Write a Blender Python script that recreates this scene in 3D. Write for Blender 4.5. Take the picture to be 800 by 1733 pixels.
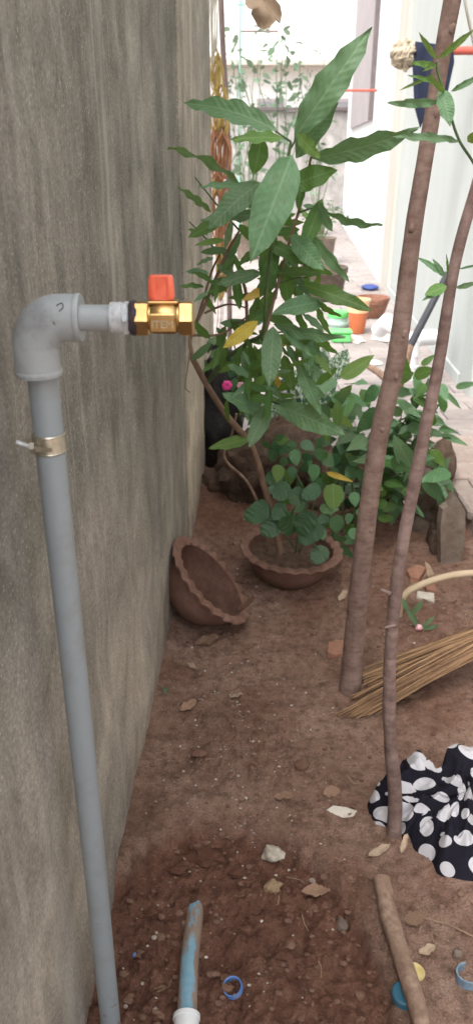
import bpy, bmesh, math, random
import numpy as np
from mathutils import Vector, Matrix, noise as mn
R = math.radians
for o in list(bpy.data.objects): bpy.data.objects.remove(o)
scn = bpy.context.scene
COL = scn.collection
# ------------------------------------------------------------------ camera
CAM_H, PITCH, FPX = 1.5, R(25), 1300.0
cam_d = bpy.data.cameras.new('camera'); cam = bpy.data.objects.new('camera', cam_d); COL.objects.link(cam)
cam.location = (0, 0, CAM_H); cam.rotation_euler = (R(90) - PITCH, 0, 0)
cam_d.sensor_fit = 'VERTICAL'; cam_d.sensor_height = 36; cam_d.lens = 36 * FPX / 1733
cam_d.clip_start = 0.05; cam_d.clip_end = 500
cam_d.dof.use_dof = True; cam_d.dof.focus_distance = 1.5; cam_d.dof.aperture_fstop = 6.0
scn.camera = cam
# ------------------------------------------------------------------ world, sun, exposure
SUN_EL, SUN_AZ = R(58), R(215)
w = bpy.data.worlds.new("World"); scn.world = w; w.use_nodes = True
wn = w.node_tree.nodes; wl = w.node_tree.links
sky = wn.new('ShaderNodeTexSky'); sky.sky_type = 'NISHITA'; sky.sun_disc = False
sky.sun_elevation = SUN_EL; sky.sun_rotation = SUN_AZ; sky.dust_density = 6; sky.air_density = 1.0; sky.ozone_density = 0.6
# an overcast sky: the cloud layer takes most of the blue out of it
hs = wn.new('ShaderNodeHueSaturation'); hs.inputs['Saturation'].default_value = 0.22
wl.new(sky.outputs[0], hs.inputs['Color']); wl.new(hs.outputs[0], wn['Background'].inputs['Color'])
wn['Background'].inputs['Strength'].default_value = 0.15
sd = bpy.data.lights.new('sun', 'SUN'); so = bpy.data.objects.new('sun', sd); COL.objects.link(so)
sd.energy = 0.75; sd.angle = R(20); sd.color = (1, .96, .9)
so.rotation_euler = Vector((-math.sin(SUN_AZ)*math.cos(SUN_EL), -math.cos(SUN_AZ)*math.cos(SUN_EL), -math.sin(SUN_EL))).to_track_quat('-Z', 'Y').to_euler()
scn.view_settings.view_transform = 'Standard'; scn.view_settings.look = 'None'
scn.view_settings.exposure = 1.4; scn.view_settings.gamma = 1
scn.render.resolution_x = 472; scn.render.resolution_y = 1024

# ------------------------------------------------------------------ helpers
CP, SP = math.cos(PITCH), math.sin(PITCH)
def ray(u, v):
    dx, dy = u - 400, v - 866.5
    return Vector((dx, FPX*CP - dy*SP, -FPX*SP - dy*CP))
def W(u, v, y):                      # world point seen at photo pixel (u,v) on the vertical plane Y=y
    d = ray(u, v); t = y/d.y
    return Vector((d.x*t, y, CAM_H + d.z*t))
def G(u, v, z=0.0):                  # ... on the horizontal plane Z=z
    d = ray(u, v); t = (z - CAM_H)/d.z
    return Vector((d.x*t, d.y*t, z))
def zc(p): return p.y*CP + (CAM_H - p.z)*SP
def pxm(n, p): return n*zc(p)/FPX    # n photo pixels at point p, in metres

def vnoise(x, y, seed=0):
    xi = np.floor(x).astype(np.int64); yi = np.floor(y).astype(np.int64); xf = x-xi; yf = y-yi
    def h(a, b):
        n = (a*374761393 + b*668265263 + seed*982451653) & 0x7fffffff
        n = ((n ^ (n >> 13))*1274126177) & 0x7fffffff
        return ((n ^ (n >> 16)) & 0xffff)/65535.0
    sx = xf*xf*(3-2*xf); sy = yf*yf*(3-2*yf)
    a = h(xi, yi)*(1-sx)+h(xi+1, yi)*sx; b = h(xi, yi+1)*(1-sx)+h(xi+1, yi+1)*sx
    return a*(1-sy)+b*sy
def fbm(x, y, f, o=4, seed=0, g=.5):
    s = 0; a = 1; t = 0
    for i in range(o):
        s = s + a*vnoise(x*f+i*17.3, y*f+i*9.1, seed+i); t += a; a *= g; f *= 2.03
    return s/t
def sstep(a, b, x):
    t = np.clip((x-a)/(b-a), 0, 1); return t*t*(3-2*t)

def tag(o, label, cat, group=None):
    o['label'] = label; o['category'] = cat
    if group: o['group'] = group
    return o
def empty(name, loc, label, cat, group=None):
    o = bpy.data.objects.new(name, None); COL.objects.link(o); o.location = loc; o.empty_display_size = .05
    return tag(o, label, cat, group)
WL = {}
def wloc(o): return WL.get(o.name, Vector(o.location)) if o else Vector((0, 0, 0))

class MB:
    def __init__(s): s.v = []; s.f = []; s.t = []; s.uv = {}
    def add(s, vs, fs, tint=0.5):
        n = len(s.v); s.v += [tuple(p) for p in vs]; s.f += [tuple(i+n for i in f) for f in fs]; s.t += [tint]*len(vs); return n
    def box(s, c, d, rot=None, tint=.5, bev=0):
        hx, hy, hz = d[0]/2, d[1]/2, d[2]/2; b = min(bev, hx*.9, hy*.9, hz*.9)
        M = rot or Matrix.Identity(3)
        if b <= 0:
            vs = [M @ Vector((x*hx, y*hy, z*hz)) + Vector(c) for z in (-1, 1) for y in (-1, 1) for x in (-1, 1)]
            s.add(vs, [(0, 2, 3, 1), (4, 5, 7, 6), (0, 1, 5, 4), (2, 6, 7, 3), (0, 4, 6, 2), (1, 3, 7, 5)], tint); return s
        vs = []; idx = {}
        for X in (-1, 1):
            for Y in (-1, 1):
                for Z in (-1, 1):
                    for k in range(3):
                        p = [X*hx, Y*hy, Z*hz]
                        for j in range(3):
                            if j != k: p[j] -= (X, Y, Z)[j]*b
                        idx[(X, Y, Z, k)] = len(vs); vs.append(M @ Vector(p) + Vector(c))
        fs = []
        def F(k, sg):
            a, c2 = [j for j in range(3) if j != k]; q = []
            for (p, r) in ((-1, -1), (1, -1), (1, 1), (-1, 1)):
                key = [0, 0, 0]; key[k] = sg; key[a] = p; key[c2] = r; q.append(idx[(*key, k)])
            fs.append(q)
        for k in range(3): F(k, 1); F(k, -1)
        for k in range(3):
            a, c2 = [j for j in range(3) if j != k]
            for p in (-1, 1):
                for r in (-1, 1):
                    def key(sg, kk):
                        q = [0, 0, 0]; q[k] = sg; q[a] = p; q[c2] = r; return idx[(*q, kk)]
                    fs.append([key(-1, a), key(1, a), key(1, c2), key(-1, c2)])
        for X in (-1, 1):
            for Y in (-1, 1):
                for Z in (-1, 1): fs.append([idx[(X, Y, Z, k)] for k in range(3)])
        s.add(vs, fs, tint); return s
    def tube(s, pts, rad, n=8, caps=True, tint=.5, wob=0, seed=0):
        pts = [Vector(p) for p in pts]; m = len(pts)
        if not hasattr(rad, '__len__'): rad = [rad]*m
        base = len(s.v); vs = []; u = None
        for i, p in enumerate(pts):
            t = (pts[min(i+1, m-1)] - pts[max(i-1, 0)]).normalized()
            if u is None:
                u = t.orthogonal().normalized()
            else:
                u = (u - t*u.dot(t)).normalized()
            q = t.cross(u)
            for k in range(n):
                a = 2*math.pi*k/n; r = rad[i]
                if wob: r *= 1 + wob*(mn.noise(p*14 + Vector((math.cos(a), math.sin(a), seed))*1.3))
                vs.append(p + (u*math.cos(a) + q*math.sin(a))*r)
        fs = []
        for i in range(m-1):
            for k in range(n):
                a = i*n+k; b = i*n+(k+1) % n; fs.append((a, b, b+n, a+n))
        if caps: fs.append(tuple(range(n-1, -1, -1))); fs.append(tuple((m-1)*n+k for k in range(n)))
        s.add(vs, fs, tint); return s
    def lathe(s, prof, n=32, M=None, mod=None, tint=.5, a0=0):
        M = M or Matrix.Identity(4); vs = []; m = len(prof)
        for i, (r, z) in enumerate(prof):
            for k in range(n):
                a = a0+2*math.pi*k/n; rr, zz = (r, z) if not mod else mod(i, r, z, a)
                vs.append(M @ Vector((rr*math.cos(a), rr*math.sin(a), zz)))
        fs = [(i*n+k, i*n+(k+1) % n, (i+1)*n+(k+1) % n, (i+1)*n+k) for i in range(m-1) for k in range(n)]
        if prof[0][0] > 1e-6 and prof[0] != prof[-1]: fs.append(tuple(range(n-1, -1, -1)))
        if prof[-1][0] > 1e-6 and prof[0] != prof[-1]: fs.append(tuple((m-1)*n+k for k in range(n)))
        s.add(vs, fs, tint); return s
    def blob(s, c, d, seed=0, sub=2, amp=.25, tint=.5, rot=None, freq=1.6):
        vs, fs = ICO[sub]; M = rot or Matrix.Identity(3); out = []
        for p in vs:
            k = 1 + amp*mn.noise(p*freq + Vector((seed*3.7, seed*1.3, 0))) + amp*.4*mn.noise(p*freq*2.7 + Vector((seed, 9, 0)))
            q = Vector((p.x*d[0]/2, p.y*d[1]/2, p.z*d[2]/2))*k
            out.append(M @ q + Vector(c))
        s.add(out, fs, tint); return s
    def prism(s, outline, origin, ax, ay, th, tint=.5):
        az = ax.cross(ay).normalized(); n = len(outline)
        vs = [origin + ax*a + ay*b for a, b in outline] + [origin + ax*a + ay*b + az*th for a, b in outline]
        fs = [tuple(range(n-1, -1, -1)), tuple(range(n, 2*n))] + [(i, (i+1) % n, n+(i+1) % n, n+i) for i in range(n)]
        s.add(vs, fs, tint); return s
    def build(s, name, mat, parent=None, smooth=True, stuff=False, origin=None, angle=40):
        o0 = wloc(parent) if parent else (Vector(origin) if origin is not None else None)
        if o0 is None:
            xs = np.array(s.v); mi = xs.min(0); ma = xs.max(0); o0 = Vector(((mi[0]+ma[0])/2, (mi[1]+ma[1])/2, mi[2]))
        me = bpy.data.meshes.new(name)
        vv = np.array(s.v) - np.array(o0)
        me.from_pydata(vv.tolist(), [], s.f); me.update()
        if smooth:
            me.polygons.foreach_set('use_smooth', [True]*len(me.polygons))
            me.set_sharp_from_angle(angle=R(angle))
        if len(set(s.t)) > 1:
            a = me.attributes.new('tint', 'FLOAT', 'POINT'); a.data.foreach_set('value', s.t)
        me.materials.append(mat)
        o = bpy.data.objects.new(name, me); COL.objects.link(o)
        if parent: o.parent = parent; WL[o.name] = o0
        else: o.location = o0
        if stuff: o['kind'] = 'stuff'
        return o
ICO = {}
for sb in (1, 2, 3, 4):
    bm = bmesh.new(); bmesh.ops.create_icosphere(bm, subdivisions=sb, radius=1)
    ICO[sb] = ([v.co.copy() for v in bm.verts], [tuple(v.index for v in f.verts) for f in bm.faces]); bm.free()
def spline(pts, k=6):
    pts = [Vector(p) for p in pts]; out = []
    for i in range(len(pts)-1):
        p0 = pts[max(i-1, 0)]; p1 = pts[i]; p2 = pts[i+1]; p3 = pts[min(i+2, len(pts)-1)]
        for j in range(k):
            t = j/k
            out.append(.5*((2*p1)+(-p0+p2)*t+(2*p0-5*p1+4*p2-p3)*t*t+(-p0+3*p1-3*p2+p3)*t**3))
    out.append(pts[-1]); return out
def lerpr(a, b, n): return [a+(b-a)*i/(n-1) for i in range(n)]

# ------------------------------------------------------------------ materials
class NT:
    def __init__(s, name):
        s.m = bpy.data.materials.new(name); s.m.use_nodes = True; s.n = s.m.node_tree.nodes; s.l = s.m.node_tree.links
        s.b = s.n['Principled BSDF']; s.tc = s.n.new('ShaderNodeTexCoord')
    def link(s, a, b): s.l.new(a, b)
    def mapping(s, scale, src='Object', warp=0):
        m = s.n.new('ShaderNodeMapping'); m.inputs['Scale'].default_value = scale; s.link(s.tc.outputs[src], m.inputs[0]); return m.outputs[0]
    def noise(s, scale=5, detail=5, rough=.6, vec=None, dist=0):
        n = s.n.new('ShaderNodeTexNoise'); n.inputs['Scale'].default_value = scale; n.inputs['Detail'].default_value = detail
        n.inputs['Roughness'].default_value = rough; n.inputs['Distortion'].default_value = dist
        s.link(vec if vec is not None else s.tc.outputs['Object'], n.inputs['Vector']); return n.outputs[0]
    def vor(s, scale, vec=None, out='Distance', rnd=1, feat='F1'):
        n = s.n.new('ShaderNodeTexVoronoi'); n.feature = feat; n.inputs['Scale'].default_value = scale; n.inputs['Randomness'].default_value = rnd
        s.link(vec if vec is not None else s.tc.outputs['Object'], n.inputs['Vector']); return n.outputs[out]
    def ramp(s, fac, stops):
        r = s.n.new('ShaderNodeValToRGB'); e = r.color_ramp.elements
        while len(e) < len(stops): e.new(.5)
        for i, (p, c) in enumerate(stops):
            e[i].position = p; c = c if hasattr(c, '__len__') else (c, c, c); e[i].color = (*c[:3], 1)
        s.link(fac, r.inputs[0]); return r.outputs[0]
    def mix(s, fac, a, b, mode='MIX'):
        m = s.n.new('ShaderNodeMix'); m.data_type = 'RGBA'; m.blend_type = mode
        for v, i in ((fac, 0), (a, 6), (b, 7)):
            if isinstance(v, (int, float)) and i == 0: m.inputs[0].default_value = v
            elif isinstance(v, (tuple, list)): m.inputs[i].default_value = (*v[:3], 1)
            elif isinstance(v, (int, float)): m.inputs[i].default_value = (v, v, v, 1)
            else: s.link(v, m.inputs[i])
        return m.outputs[2]
    def math(s, op, a, b=0.0, c=None):
        m = s.n.new('ShaderNodeMath'); m.operation = op
        for i, v in enumerate((a, b) if c is None else (a, b, c)):
            if isinstance(v, (int, float)): m.inputs[i].default_value = v
            else: s.link(v, m.inputs[i])
        return m.outputs[0]
    def attr(s, name, out='Fac'):
        a = s.n.new('ShaderNodeAttribute'); a.attribute_name = name; return a.outputs[out]
    def rnd(s): return s.n.new('ShaderNodeObjectInfo').outputs['Random']
    def bump(s, h, strength=.3, dist=.01, prev=None):
        b = s.n.new('ShaderNodeBump'); b.inputs['Strength'].default_value = strength; b.inputs['Distance'].default_value = dist
        s.link(h, b.inputs['Height'])
        if prev is not None: s.link(prev, b.inputs['Normal'])
        s.link(b.outputs[0], s.b.inputs['Normal']); return b.outputs[0]
    def out(s, col=None, rough=.8, metal=0, spec=.4):
        if col is not None:
            if isinstance(col, (tuple, list)): s.b.inputs['Base Color'].default_value = (*col[:3], 1)
            else: s.link(col, s.b.inputs['Base Color'])
        if isinstance(rough, (int, float)): s.b.inputs['Roughness'].default_value = rough
        else: s.link(rough, s.b.inputs['Roughness'])
        s.b.inputs['Metallic'].default_value = metal; s.b.inputs['Specular IOR Level'].default_value = spec
        return s.m
def simple(name, c1, c2, scale=8, rough=.7, bump=.2, bscale=60, bdist=.003, stretch=(1, 1, 1), metal=0, spec=.4, tint=False, rv=0, grime=0, gcol=(.12, .07, .04)):
    t = NT(name); v = t.mapping(stretch); n = t.noise(scale, 6, .65, v)
    f = t.ramp(n, [(.3, 0.0), (.7, 1.0)])
    if tint: f = t.mix(.6, f, t.attr('tint'))
    c = t.mix(f, c1, c2)
    if grime:
        g = t.ramp(t.noise(scale*2.3, 8, .7), [(.5-grime*.3, 0.0), (.75-grime*.2, 1.0)])
        c = t.mix(t.math('MULTIPLY', g, .8), c, gcol)
    if rv:
        h = t.n.new('ShaderNodeHueSaturation'); t.link(c, h.inputs['Color'])
        t.link(t.math('MULTIPLY_ADD', t.rnd(), rv, 1-rv/2), h.inputs['Value']); c = h.outputs[0]
    if bump: t.bump(t.noise(bscale, 5, .6, v), bump, bdist)
    return t.out(c, rough, metal, spec)

def mat_concrete(name, tone=(1, 1, 1)):
    t = NT(name)
    s1 = t.noise(1.0, 7, .6, t.mapping((5.5, 5.5, .9)), .7)          # long vertical runs
    s2 = t.noise(1.0, 8, .7, t.mapping((30, 30, 5)))              # thin streaks
    bl = t.noise(2.6, 8, .68)
    fine = t.noise(150, 4, .75)
    q = lambda c: tuple(c[i]*tone[i] for i in range(3))
    c = t.ramp(s1, [(.25, q((.145, .132, .113))), (.45, q((.205, .186, .160))), (.6, q((.262, .238, .206))), (.78, q((.35, .325, .285)))])
    c = t.mix(t.ramp(s2, [(.40, 0.0), (.78, .4)]), c, q((.40, .37, .33)))
    c = t.mix(t.ramp(s2, [(.25, .5), (.42, 0.0)]), c, q((.13, .115, .098)))
    c = t.mix(t.ramp(bl, [(.34, .85), (.52, 0.0)]), c, q((.115, .112, .092)))
    # white lime runs and scuffs
    w1 = t.noise(1, 9, .75, t.mapping((22, 22, 5)))
    c = t.mix(t.ramp(w1, [(.60, 0.0), (.70, .5)]), c, q((.50, .475, .44)))
    # lower part: tan, splashed with red soil
    sep = t.n.new('ShaderNodeSeparateXYZ'); g = t.n.new('ShaderNodeNewGeometry'); t.link(g.outputs['Position'], sep.inputs[0])
    z = t.math('ADD', sep.outputs[2], t.math('MULTIPLY', t.math('SUBTRACT', bl, .5), .5))
    low = t.ramp(z, [(.35, 1.0), (1.0, 0.0)])
    c = t.mix(t.math('MULTIPLY', low, .75), c, q((.46, .40, .325)))
    c = t.mix(t.ramp(t.math('ADD', z, t.math('MULTIPLY', s2, .25)), [(.06, .7), (.26, 0.0)]), c, (.19, .125, .09))
    hi = t.ramp(z, [(.0, 0.0), (1.0, 1.0)])
    dk = t.ramp(t.noise(1.3, 5, .55, t.mapping((1.0, 1.0, .6))), [(.42, 0.0), (.66, .62)])
    c = t.mix(dk, c, q((.12, .118, .105)))
    c = t.mix(t.ramp(t.vor(95), [(.12, .6), (.24, 0.0)]), c, q((.44, .42, .38)))
    sp = t.ramp(fine, [(.36, .76), (.64, 1.28)])
    c = t.mix(1.0, c, sp, 'MULTIPLY')
    c = t.mix(1.0, c, t.ramp(t.noise(1, 9, .66, t.mapping((6, 6, 4.2)), .8), [(.30, .66), (.50, 1.0), (.70, 1.36)]), 'MULTIPLY')
    c = t.mix(t.ramp(t.noise(1, 6, .6, t.mapping((9, 9, .35)), .6), [(.56, 0.0), (.68, .5)]), c, q((.46, .43, .385)))
    cw = t.n.new('ShaderNodeVectorMath'); cw.operation = 'ADD'; nn = t.n.new('ShaderNodeTexNoise'); nn.inputs['Scale'].default_value = 6; nn.inputs['Detail'].default_value = 6; t.link(t.tc.outputs['Object'], nn.inputs['Vector'])
    s_c = t.n.new('ShaderNodeVectorMath'); s_c.operation = 'SCALE'; s_c.inputs['Scale'].default_value = .22; t.link(nn.outputs['Color'], s_c.inputs[0]); t.link(t.tc.outputs['Object'], cw.inputs[0]); t.link(s_c.outputs[0], cw.inputs[1])
    ck = t.ramp(t.vor(1.9, cw.outputs[0], feat='DISTANCE_TO_EDGE'), [(.003, 1.0), (.008, 0.0)]); ck = t.math('MULTIPLY', ck, t.ramp(t.noise(2.2, 3, .5), [(.60, 0.0), (.68, .35)]))
    c = t.mix(ck, c, q((.07, .064, .055)))
    h = t.math('ADD', t.math('MULTIPLY', t.noise(60, 8, .75), .6), t.math('MULTIPLY', fine, .5))
    t.bump(h, .55, .004)
    return t.out(c, .9, 0, .25)
M = {}
M['concrete'] = mat_concrete('weathered_cement_render', (1.15, 1.17, 1.21))
M['concrete_pale'] = mat_concrete('paler_cement_render', (1.6, 1.58, 1.55))
# soil
t = NT('red_soil')
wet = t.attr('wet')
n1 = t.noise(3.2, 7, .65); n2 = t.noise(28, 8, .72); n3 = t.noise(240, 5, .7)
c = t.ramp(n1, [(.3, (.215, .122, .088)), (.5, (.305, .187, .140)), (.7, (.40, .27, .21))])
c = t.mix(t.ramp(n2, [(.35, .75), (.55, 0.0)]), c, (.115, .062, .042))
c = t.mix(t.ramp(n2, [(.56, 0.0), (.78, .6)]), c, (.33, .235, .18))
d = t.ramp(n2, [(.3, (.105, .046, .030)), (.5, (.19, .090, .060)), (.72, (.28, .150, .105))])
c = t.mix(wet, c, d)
c = t.mix(1.0, c, t.ramp(n3, [(.3, .6), (.7, 1.35)]), 'MULTIPLY')
gr = t.vor(170); c = t.mix(t.ramp(t.math('ADD', gr, t.math('MULTIPLY', n2, .35)), [(.22, .55), (.30, 0.0)]), c, (.42, .34, .28))
b1 = t.bump(t.noise(55, 10, .78), .9, .012); t.bump(t.math('ADD', n3, t.math('MULTIPLY', gr, -.5)), .7, .004, b1)
t.out(c, t.ramp(wet, [(0, .95), (1, .75)]), 0, .25); M['soil'] = t.m
M['clod'] = simple('soil_clod', (.13, .068, .046), (.31, .20, .15), 30, .95, .8, 140, .004, tint=True, spec=.2)
M['wet_clod'] = simple('damp_red_clod', (.09, .042, .028), (.20, .10, .07), 30, .95, .9, 120, .006, tint=True, spec=.2)
M['pot_soil'] = simple('dark_potting_soil', (.05, .03, .02), (.14, .09, .065), 40, .95, .9, 120, .006, spec=.2)
M['ground'] = simple('far_ground', (.20, .15, .12), (.33, .27, .23), 2, .95, .4, 30, .01)
M['pebble'] = simple('pale_pebble', (.28, .22, .18), (.62, .56, .5), 30, .8, .4, 160, .002, tint=True)
M['rock'] = simple('grey_boulder', (.11, .088, .072), (.26, .215, .185), 9, .9, .8, 45, .012, rv=.35, grime=.5, gcol=(.11, .065, .042))
M['rock_mud'] = simple('mud_coated_rock', (.06, .036, .025), (.15, .098, .07), 9, .95, .9, 40, .014, rv=.3, grime=.3, gcol=(.05, .032, .022))
M['slate'] = simple('grey_stone_slab', (.17, .135, .11), (.27, .22, .185), 14, .9, .5, 60, .005, (1, 1, .4), grime=.3)
M['block'] = simple('old_concrete_block', (.17, .13, .10), (.36, .31, .27), 14, .93, .9, 55, .008, grime=.6)
M['paver'] = simple('stone_paver', (.23, .205, .195), (.34, .31, .30), 7, .9, .45, 60, .006, rv=.22, grime=.25, gcol=(.33, .27, .24))
M['paver_joint'] = simple('paver_joint_sand', (.26, .21, .18), (.36, .30, .27), 30, .95, .4, 90, .004)
M['slab'] = simple('pale_cement_slab', (.46, .42, .40), (.62, .58, .55), 5, .9, .3, 60, .004, rv=.12, grime=.15, gcol=(.36, .32, .3))
M['step'] = simple('pinkish_brick_step', (.30, .235, .205), (.42, .345, .31), 12, .9, .6, 60, .006, rv=.15, grime=.3, gcol=(.25, .2, .17))
M['white_wall'] = simple('white_painted_wall', (.74, .78, .80), (.82, .85, .86), 1.5, .8, .12, 90, .002, (1, 1, .4))
M['grey_wall'] = simple('pale_grey_green_painted_wall', (.42, .455, .44), (.50, .53, .51), 1.6, .8, .15, 90, .002, (1, 1, .35), grime=.05, gcol=(.45, .47, .45))
M['cream_wall'] = simple('cream_painted_plaster', (.47, .45, .395), (.56, .54, .485), 2, .8, .15, 90, .002, (1, 1, .35))
M['lilac'] = simple('lilac_grey_shutter', (.36, .32, .33), (.44, .40, .41), 4, .7, .1, 80, .002)
M['far_wall'] = simple('weathered_far_wall', (.27, .25, .24), (.52, .50, .48), 1.6, .9, .4, 20, .01, (3, 3, .6), grime=.4, gcol=(.2, .19, .18))
M['far_white'] = simple('white_far_building', (.8, .8, .8), (.88, .88, .87), 2, .85, 0)
M['dark_frame'] = simple('dark_window_frame', (.10, .08, .085), (.16, .13, .13), 8, .6, 0)
M['glass_dark'] = simple('window_glass', (.22, .22, .24), (.3, .3, .32), 2, .15, 0, spec=.6)
M['red_paint'] = simple('red_paint', (.42, .075, .055), (.52, .11, .08), 12, .6, .1, 60)
M['pvc'] = simple('grey_pvc', (.27, .305, .33), (.295, .33, .355), 4, .42, .06, 220, .001, grime=.02, gcol=(.24, .23, .21), spec=.45)
M['pvc_fit'] = simple('grey_pvc_fitting', (.36, .385, .40), (.39, .415, .43), 5, .40, .08, 220, .001, grime=.04, gcol=(.12, .11, .11), spec=.45)
M['pvc_white'] = simple('white_pvc', (.72, .73, .75), (.8, .81, .82), 9, .4, .05, 100, .001)
M['steel'] = simple('zinc_plated_steel', (.46, .42, .33), (.72, .69, .60), 60, .34, .15, 150, .001, metal=1)
M['galv'] = simple('threaded_adapter_grey', (.44, .46, .49), (.66, .68, .70), 50, .32, .3, 160, .002, spec=.5, grime=.12, gcol=(.3, .29, .28))
M['tape'] = simple('black_sealant', (.02, .015, .02), (.07, .05, .055), 60, .55, .7, 160, .003)
M['brass'] = simple('brass', (.44, .27, .10), (.62, .42, .19), 45, .3, .12, 300, .0006, metal=1)
M['red_plastic'] = simple('orange_red_plastic', (.86, .13, .06), (.90, .18, .10), 20, .33, .04, 200, .0005, spec=.5)
M['bark_thick'] = simple('brown_bark', (.20, .135, .115), (.34, .24, .205), 9, .88, .75, 50, .004, (1, 1, .35), grime=.25, gcol=(.12, .07, .052), spec=.2)
M['bark_thin'] = simple('purplish_bark', (.17, .115, .10), (.33, .235, .21), 12, .88, .8, 60, .004, (1, 1, .3), grime=.3, gcol=(.10, .062, .052), spec=.2)
M['stem_brown'] = simple('woody_stem', (.15, .095, .065), (.30, .20, .14), 30, .85, .6, 90, .002, (1, 1, .4))
M['stem_green'] = simple('green_stem', (.045, .085, .03), (.10, .15, .06), 30, .6, .2, 90, .001)
M['stick'] = simple('peeled_stick', (.20, .12, .085), (.40, .29, .22), 16, .85, .8, 60, .004, (1, 1, 1), grime=.4, gcol=(.14, .08, .055))
M['terracotta'] = simple('terracotta_clay', (.15, .078, .056), (.27, .155, .12), 9, .9, .5, 60, .004, grime=.35, gcol=(.17, .10, .075), spec=.2)
M['terracotta_in'] = simple('shade_toned_clay_inside', (.085, .042, .030), (.19, .105, .08), 14, .95, .6, 60, .004, grime=.4, gcol=(.09, .05, .036), spec=.15)  # interior shade put into a darker clay colour, with blotchy grime
M['terra_far'] = simple('terracotta_clay_far', (.24, .10, .065), (.34, .17, .12), 9, .85, .4, 50, .004, grime=.15)
M['orange_pl'] = simple('orange_plastic_pot', (.50, .13, .05), (.58, .18, .08), 9, .5, 0)
M['peach'] = simple('peach_plastic_rim', (.78, .44, .24), (.84, .52, .32), 9, .5, 0)
M['green_pl'] = simple('bright_green_plastic', (.12, .55, .14), (.17, .62, .19), 9, .5, 0)
M['mint_pl'] = simple('mint_plastic', (.42, .62, .54), (.5, .68, .6), 9, .5, 0)
M['blue_pl'] = simple('navy_blue_plastic', (.03, .055, .2), (.05, .08, .26), 9, .5, 0)
M['ring_blue'] = simple('bright_blue_plastic', (.06, .18, .52), (.13, .27, .60), 30, .45, 0, grime=.12, gcol=(.3, .25, .25))
M['frag_blue'] = simple('faded_blue_plastic', (.10, .19, .30), (.26, .36, .44), 40, .55, .2, 90, grime=.15)
M['tool_grey'] = simple('dark_grey_handle', (.03, .032, .04), (.055, .055, .065), 12, .7, .2)
M['teal'] = simple('teal_paint', (.22, .46, .40), (.3, .55, .48), 9, .5, 0)
M['pole_brown'] = simple('rusty_brown_pole', (.20, .15, .14), (.3, .235, .225), 12, .8, .3, 60)
M['black_bag'] = simple('black_plastic_bag', (.008, .008, .009), (.02, .018, .018), 9, .5, .9, 30, .01)
M['navy_cloth'] = simple('navy_cloth', (.010, .014, .034), (.020, .026, .058), 9, .9, .4, 80, .002)
M['mop'] = simple('beige_mop_yarn', (.34, .28, .20), (.52, .45, .35), 30, .95, .6, 80, .004)
M['rope_y'] = simple('yellow_rope', (.44, .32, .10), (.66, .50, .18), 25, .8, .5, 150, .002)
M['rope_o'] = simple('orange_brown_rope', (.34, .15, .08), (.56, .30, .17), 25, .8, .5, 150, .002)
M['rope_w'] = simple('pale_cord', (.55, .52, .45), (.7, .68, .6), 40, .85, .3, 150, .001)
M['bristle'] = simple('palm_rib_bristle', (.085, .042, .025), (.44, .27, .145), 20, .75, .3, 90, .001, tint=True)
M['cane'] = simple('beige_cane', (.42, .31, .20), (.56, .44, .31), 14, .6, .2, 60, .001)
M['brick_bit'] = simple('broken_red_brick', (.27, .12, .08), (.40, .22, .155), 20, .9, .6, 80, .004, rv=.3, grime=.2)
M['shard'] = simple('white_shard', (.52, .47, .40), (.72, .68, .62), 16, .7, .3, 90, .002, grime=.15, gcol=(.3, .23, .18))
M['lime'] = simple('lime_lump', (.38, .34, .27), (.66, .62, .54), 40, .9, .8, 90, .006, grime=.25, gcol=(.25, .17, .12))
M['lime_tan'] = simple('tan_lump', (.26, .17, .09), (.42, .31, .19), 40, .9, .8, 90, .006, grime=.25, gcol=(.15, .09, .06))
M['gold'] = simple('dull_gold_cap', (.52, .40, .15), (.66, .55, .28), 40, .5, .4, 120, .002, metal=.35)
M['cap_blue'] = simple('teal_blue_cap', (.02, .10, .16), (.04, .16, .24), 20, .5, 0, grime=.1)
M['dry_leaf'] = simple('dry_brown_leaf', (.20, .11, .07), (.36, .24, .17), 14, .85, .6, 60, .004, rv=.5, spec=.25)
M['dry_pale'] = simple('dry_tan_leaf', (.36, .25, .17), (.50, .39, .29), 14, .85, .5, 60, .004, rv=.3)
M['petal'] = simple('magenta_petal', (.72, .03, .25), (.85, .10, .38), 20, .6, 0)
M['petal_p'] = simple('pale_pink_petal', (.72, .30, .38), (.8, .5, .52), 20, .6, 0)
M['petal_l'] = simple('lilac_petal', (.42, .36, .50), (.55, .5, .62), 20, .6, 0)
M['straw'] = simple('dry_twig', (.22, .14, .09), (.40, .29, .20), 20, .9, .3, 90, .001, tint=True)
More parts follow.
